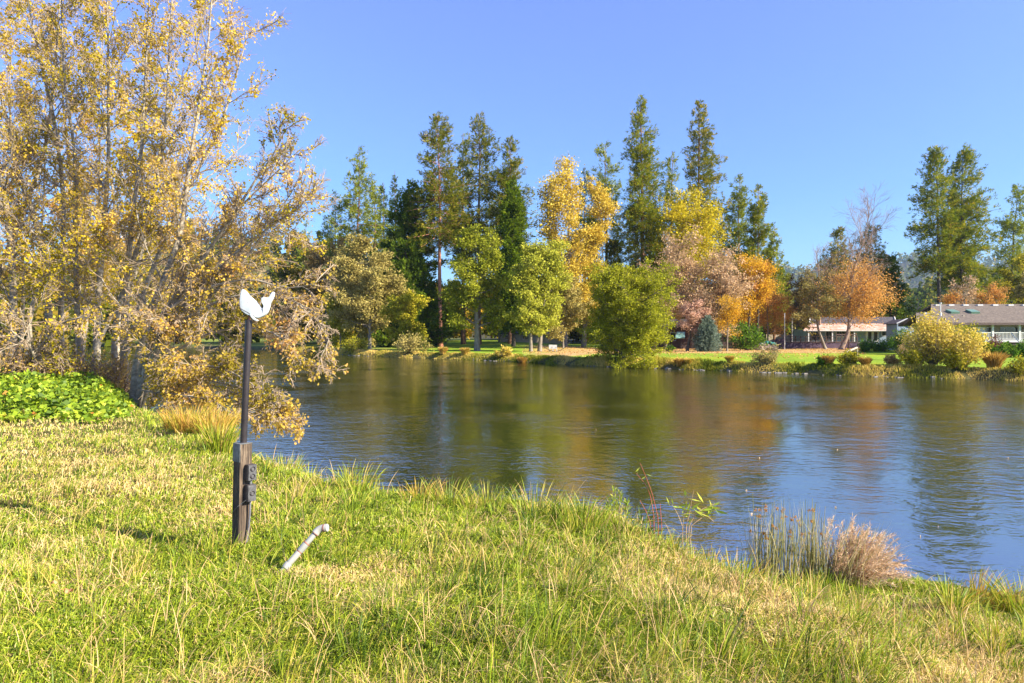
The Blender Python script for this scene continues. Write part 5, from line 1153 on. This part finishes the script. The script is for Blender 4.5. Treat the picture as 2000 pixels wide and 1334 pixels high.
g=Geo(); P=[np.array([wq(*p)[0],-.0185,wq(*p)[1]]) for p in ((314,230),(335,243),(360,257),(385,270),(405,285))]; g.tube(P,.0017,6); g.build('mouth_line',M['rail_dark'],ww)
g=Geo()
for p,s in (((378,182),.0022),((386,190),.0015),((400,214),.0013),((372,200),.0012),((556,158),.0022),((550,166),.0012)):
    c=wq(*p); g.tube([(c[0],-.0172,c[1]),(c[0],-.0188,c[1])],s,7)
g.build('paint_chips',M['rust'],ww)
g=Geo(); c=wq(388,300); g.tube([(0.0,0,-.004),(c[0],0,.012),(c[0],0,c[1]+.012)],[.014,.009,.006],10); g.tube([(0,0,-.001),(0,0,.006)],.017,12); g.build('bracket',M['rust'],ww,True)
# ------------------------------------------------------------------ bent plastic pipe
M['pvc']=surf('grey pvc',(.24,.25,.23),(.33,.34,.31),12,.42,bump=.05,spec=.5)
M['pvc_light']=surf('pale pvc fitting',(.30,.29,.25),(.42,.41,.36),14,.45,bump=.05,spec=.5)
M['glue_ring']=surf('brown primer stain',(.22,.08,.06),(.38,.16,.12),30,.6)
a0_=W(560,1106,4.50); e0=W(617,1040,4.60); o=thing('bent_pipe','grey plastic pipe leaning out of the grass with an elbow fitting at its top','pipe',a0_); A=np.zeros(3); E=e0-a0_; dirp=E/np.linalg.norm(E); Lp=np.linalg.norm(E)
def cyl(name,t0,t1,r,mat,par,taper=1.0):
    g=Geo(); P=np.array([dirp*Lp*(t0+(t1-t0)*k) for k in (0,.08,.92,1)]); g.tube(P,np.array([r*.96,r,r*taper,r*.96*taper]),20); return g.build(name,mat,par,True)
cyl('pipe',-.25,1.02,.0190,M['pvc'],o); cyl('coupling',.44,.66,.0232,M['pvc'],o); cyl('collar',.66,.69,.0237,M['glue_ring'],o); cyl('collar',.415,.44,.0215,M['glue_ring'],o); cyl('coupling',-.05,.08,.0265,M['pvc_light'],o); cyl('sleeve',.08,.42,.0210,M['pvc_light'],o)
cyl('collar',.955,.98,.0262,M['glue_ring'],o)
g=Geo(); el=[E*.97]; up=np.array([0,0,1.]); e2=W(635,1028,4.58)-a0_; d2=np.array([.95,-.15,.12]); d2/=np.linalg.norm(d2); p=E*1.0
for k in range(9):
    t=k/8; dd=dirp*(1-t)+d2*t; dd/=np.linalg.norm(dd); p=p+dd*.0062*1.15; el.append(p.copy())
g.tube(el,.0245,20); g.tube([el[0],el[1]],.0262,20); ob=g.build('elbow',M['pvc_light'],o,True)
g=Geo(); g.tube([el[-1]-d2*.002,el[-1]+d2*.006],.0268,20); g.build('collar',M['glue_ring'],o,True); g=Geo(); g.tube([el[-1]+d2*.006,el[-1]+d2*.024],[.0262,.0250],20); g.build('end_cap',M['pvc_light'],o,True)

# haze
g=Geo(); g.box(-3600,3600,-700,3600,-6.5,420); hz=g.build('haze',bpy.data.materials.new('thin valley haze')); tag(hz,kind='stuff')
m=hz.data.materials[0]; m.use_nodes=True; nt=m.node_tree; nt.nodes.clear(); out=nt.nodes.new('ShaderNodeOutputMaterial'); pv=nt.nodes.new('ShaderNodeVolumePrincipled')
pv.inputs['Color'].default_value=(.55,.74,1,1); pv.inputs['Density'].default_value=.00008; pv.inputs['Anisotropy'].default_value=.2; nt.links.new(pv.outputs[0],out.inputs['Volume'])
# ------------------------------------------------------------------ camera, light, sky
cam=bpy.data.cameras.new('camera'); co=bpy.data.objects.new('camera',cam); COL.objects.link(co)
co.location=(0,0,CZ); co.rotation_euler=(R(90),0,0)
cam.sensor_width=36; cam.lens=F/2000*36; cam.shift_y=-(667-HZ)/2000.; cam.clip_end=20000; cam.clip_start=.05
scene.camera=co
SAZ=math.atan2(.90,-.43)   # compass angle of the sun from +Y towards +X
SEL=R(31)
sd=Vector((math.sin(SAZ)*math.cos(SEL),math.cos(SAZ)*math.cos(SEL),math.sin(SEL)))
sl=bpy.data.lights.new('sun','SUN'); sl.energy=5.0; sl.angle=R(.5); sl.color=(1,.895,.72)
so=bpy.data.objects.new('sun',sl); COL.objects.link(so); so.rotation_euler=sd.to_track_quat('Z','Y').to_euler(); so.location=(0,0,50)
wd=bpy.data.worlds.new('World'); scene.world=wd; wd.use_nodes=True; nt=wd.node_tree; nt.nodes.clear(); N=nt.nodes; L=nt.links
sk=N.new('ShaderNodeTexSky'); sk.sky_type='NISHITA'; sk.sun_disc=False; sk.sun_elevation=SEL; sk.sun_rotation=SAZ; sk.altitude=300; sk.air_density=1.0; sk.dust_density=.4; sk.ozone_density=2.2
bgd=N.new('ShaderNodeBackground'); bgd.inputs[1].default_value=.102; wo=N.new('ShaderNodeOutputWorld')
tcw=N.new('ShaderNodeTexCoord'); sx=N.new('ShaderNodeSeparateXYZ'); L.new(tcw.outputs['Generated'],sx.inputs[0])
rw=ramp(nt,[(.33,.52,.70,0),(.45,.60,.84,.19),(.73,.74,1.12,.43),(.73,.74,1.12,1)]); L.new(sx.outputs['Z'],rw.inputs[0])
mxw=N.new('ShaderNodeMix'); mxw.data_type='RGBA'; mxw.blend_type='MULTIPLY'; mxw.inputs[0].default_value=1; L.new(sk.outputs[0],mxw.inputs[6]); L.new(rw.outputs[0],mxw.inputs[7])
L.new(mxw.outputs[2],bgd.inputs[0]); L.new(bgd.outputs[0],wo.inputs[0])
vs=scene.view_settings; vs.view_transform='Standard'; vs.look='None'; vs.exposure=1.52; vs.gamma=1
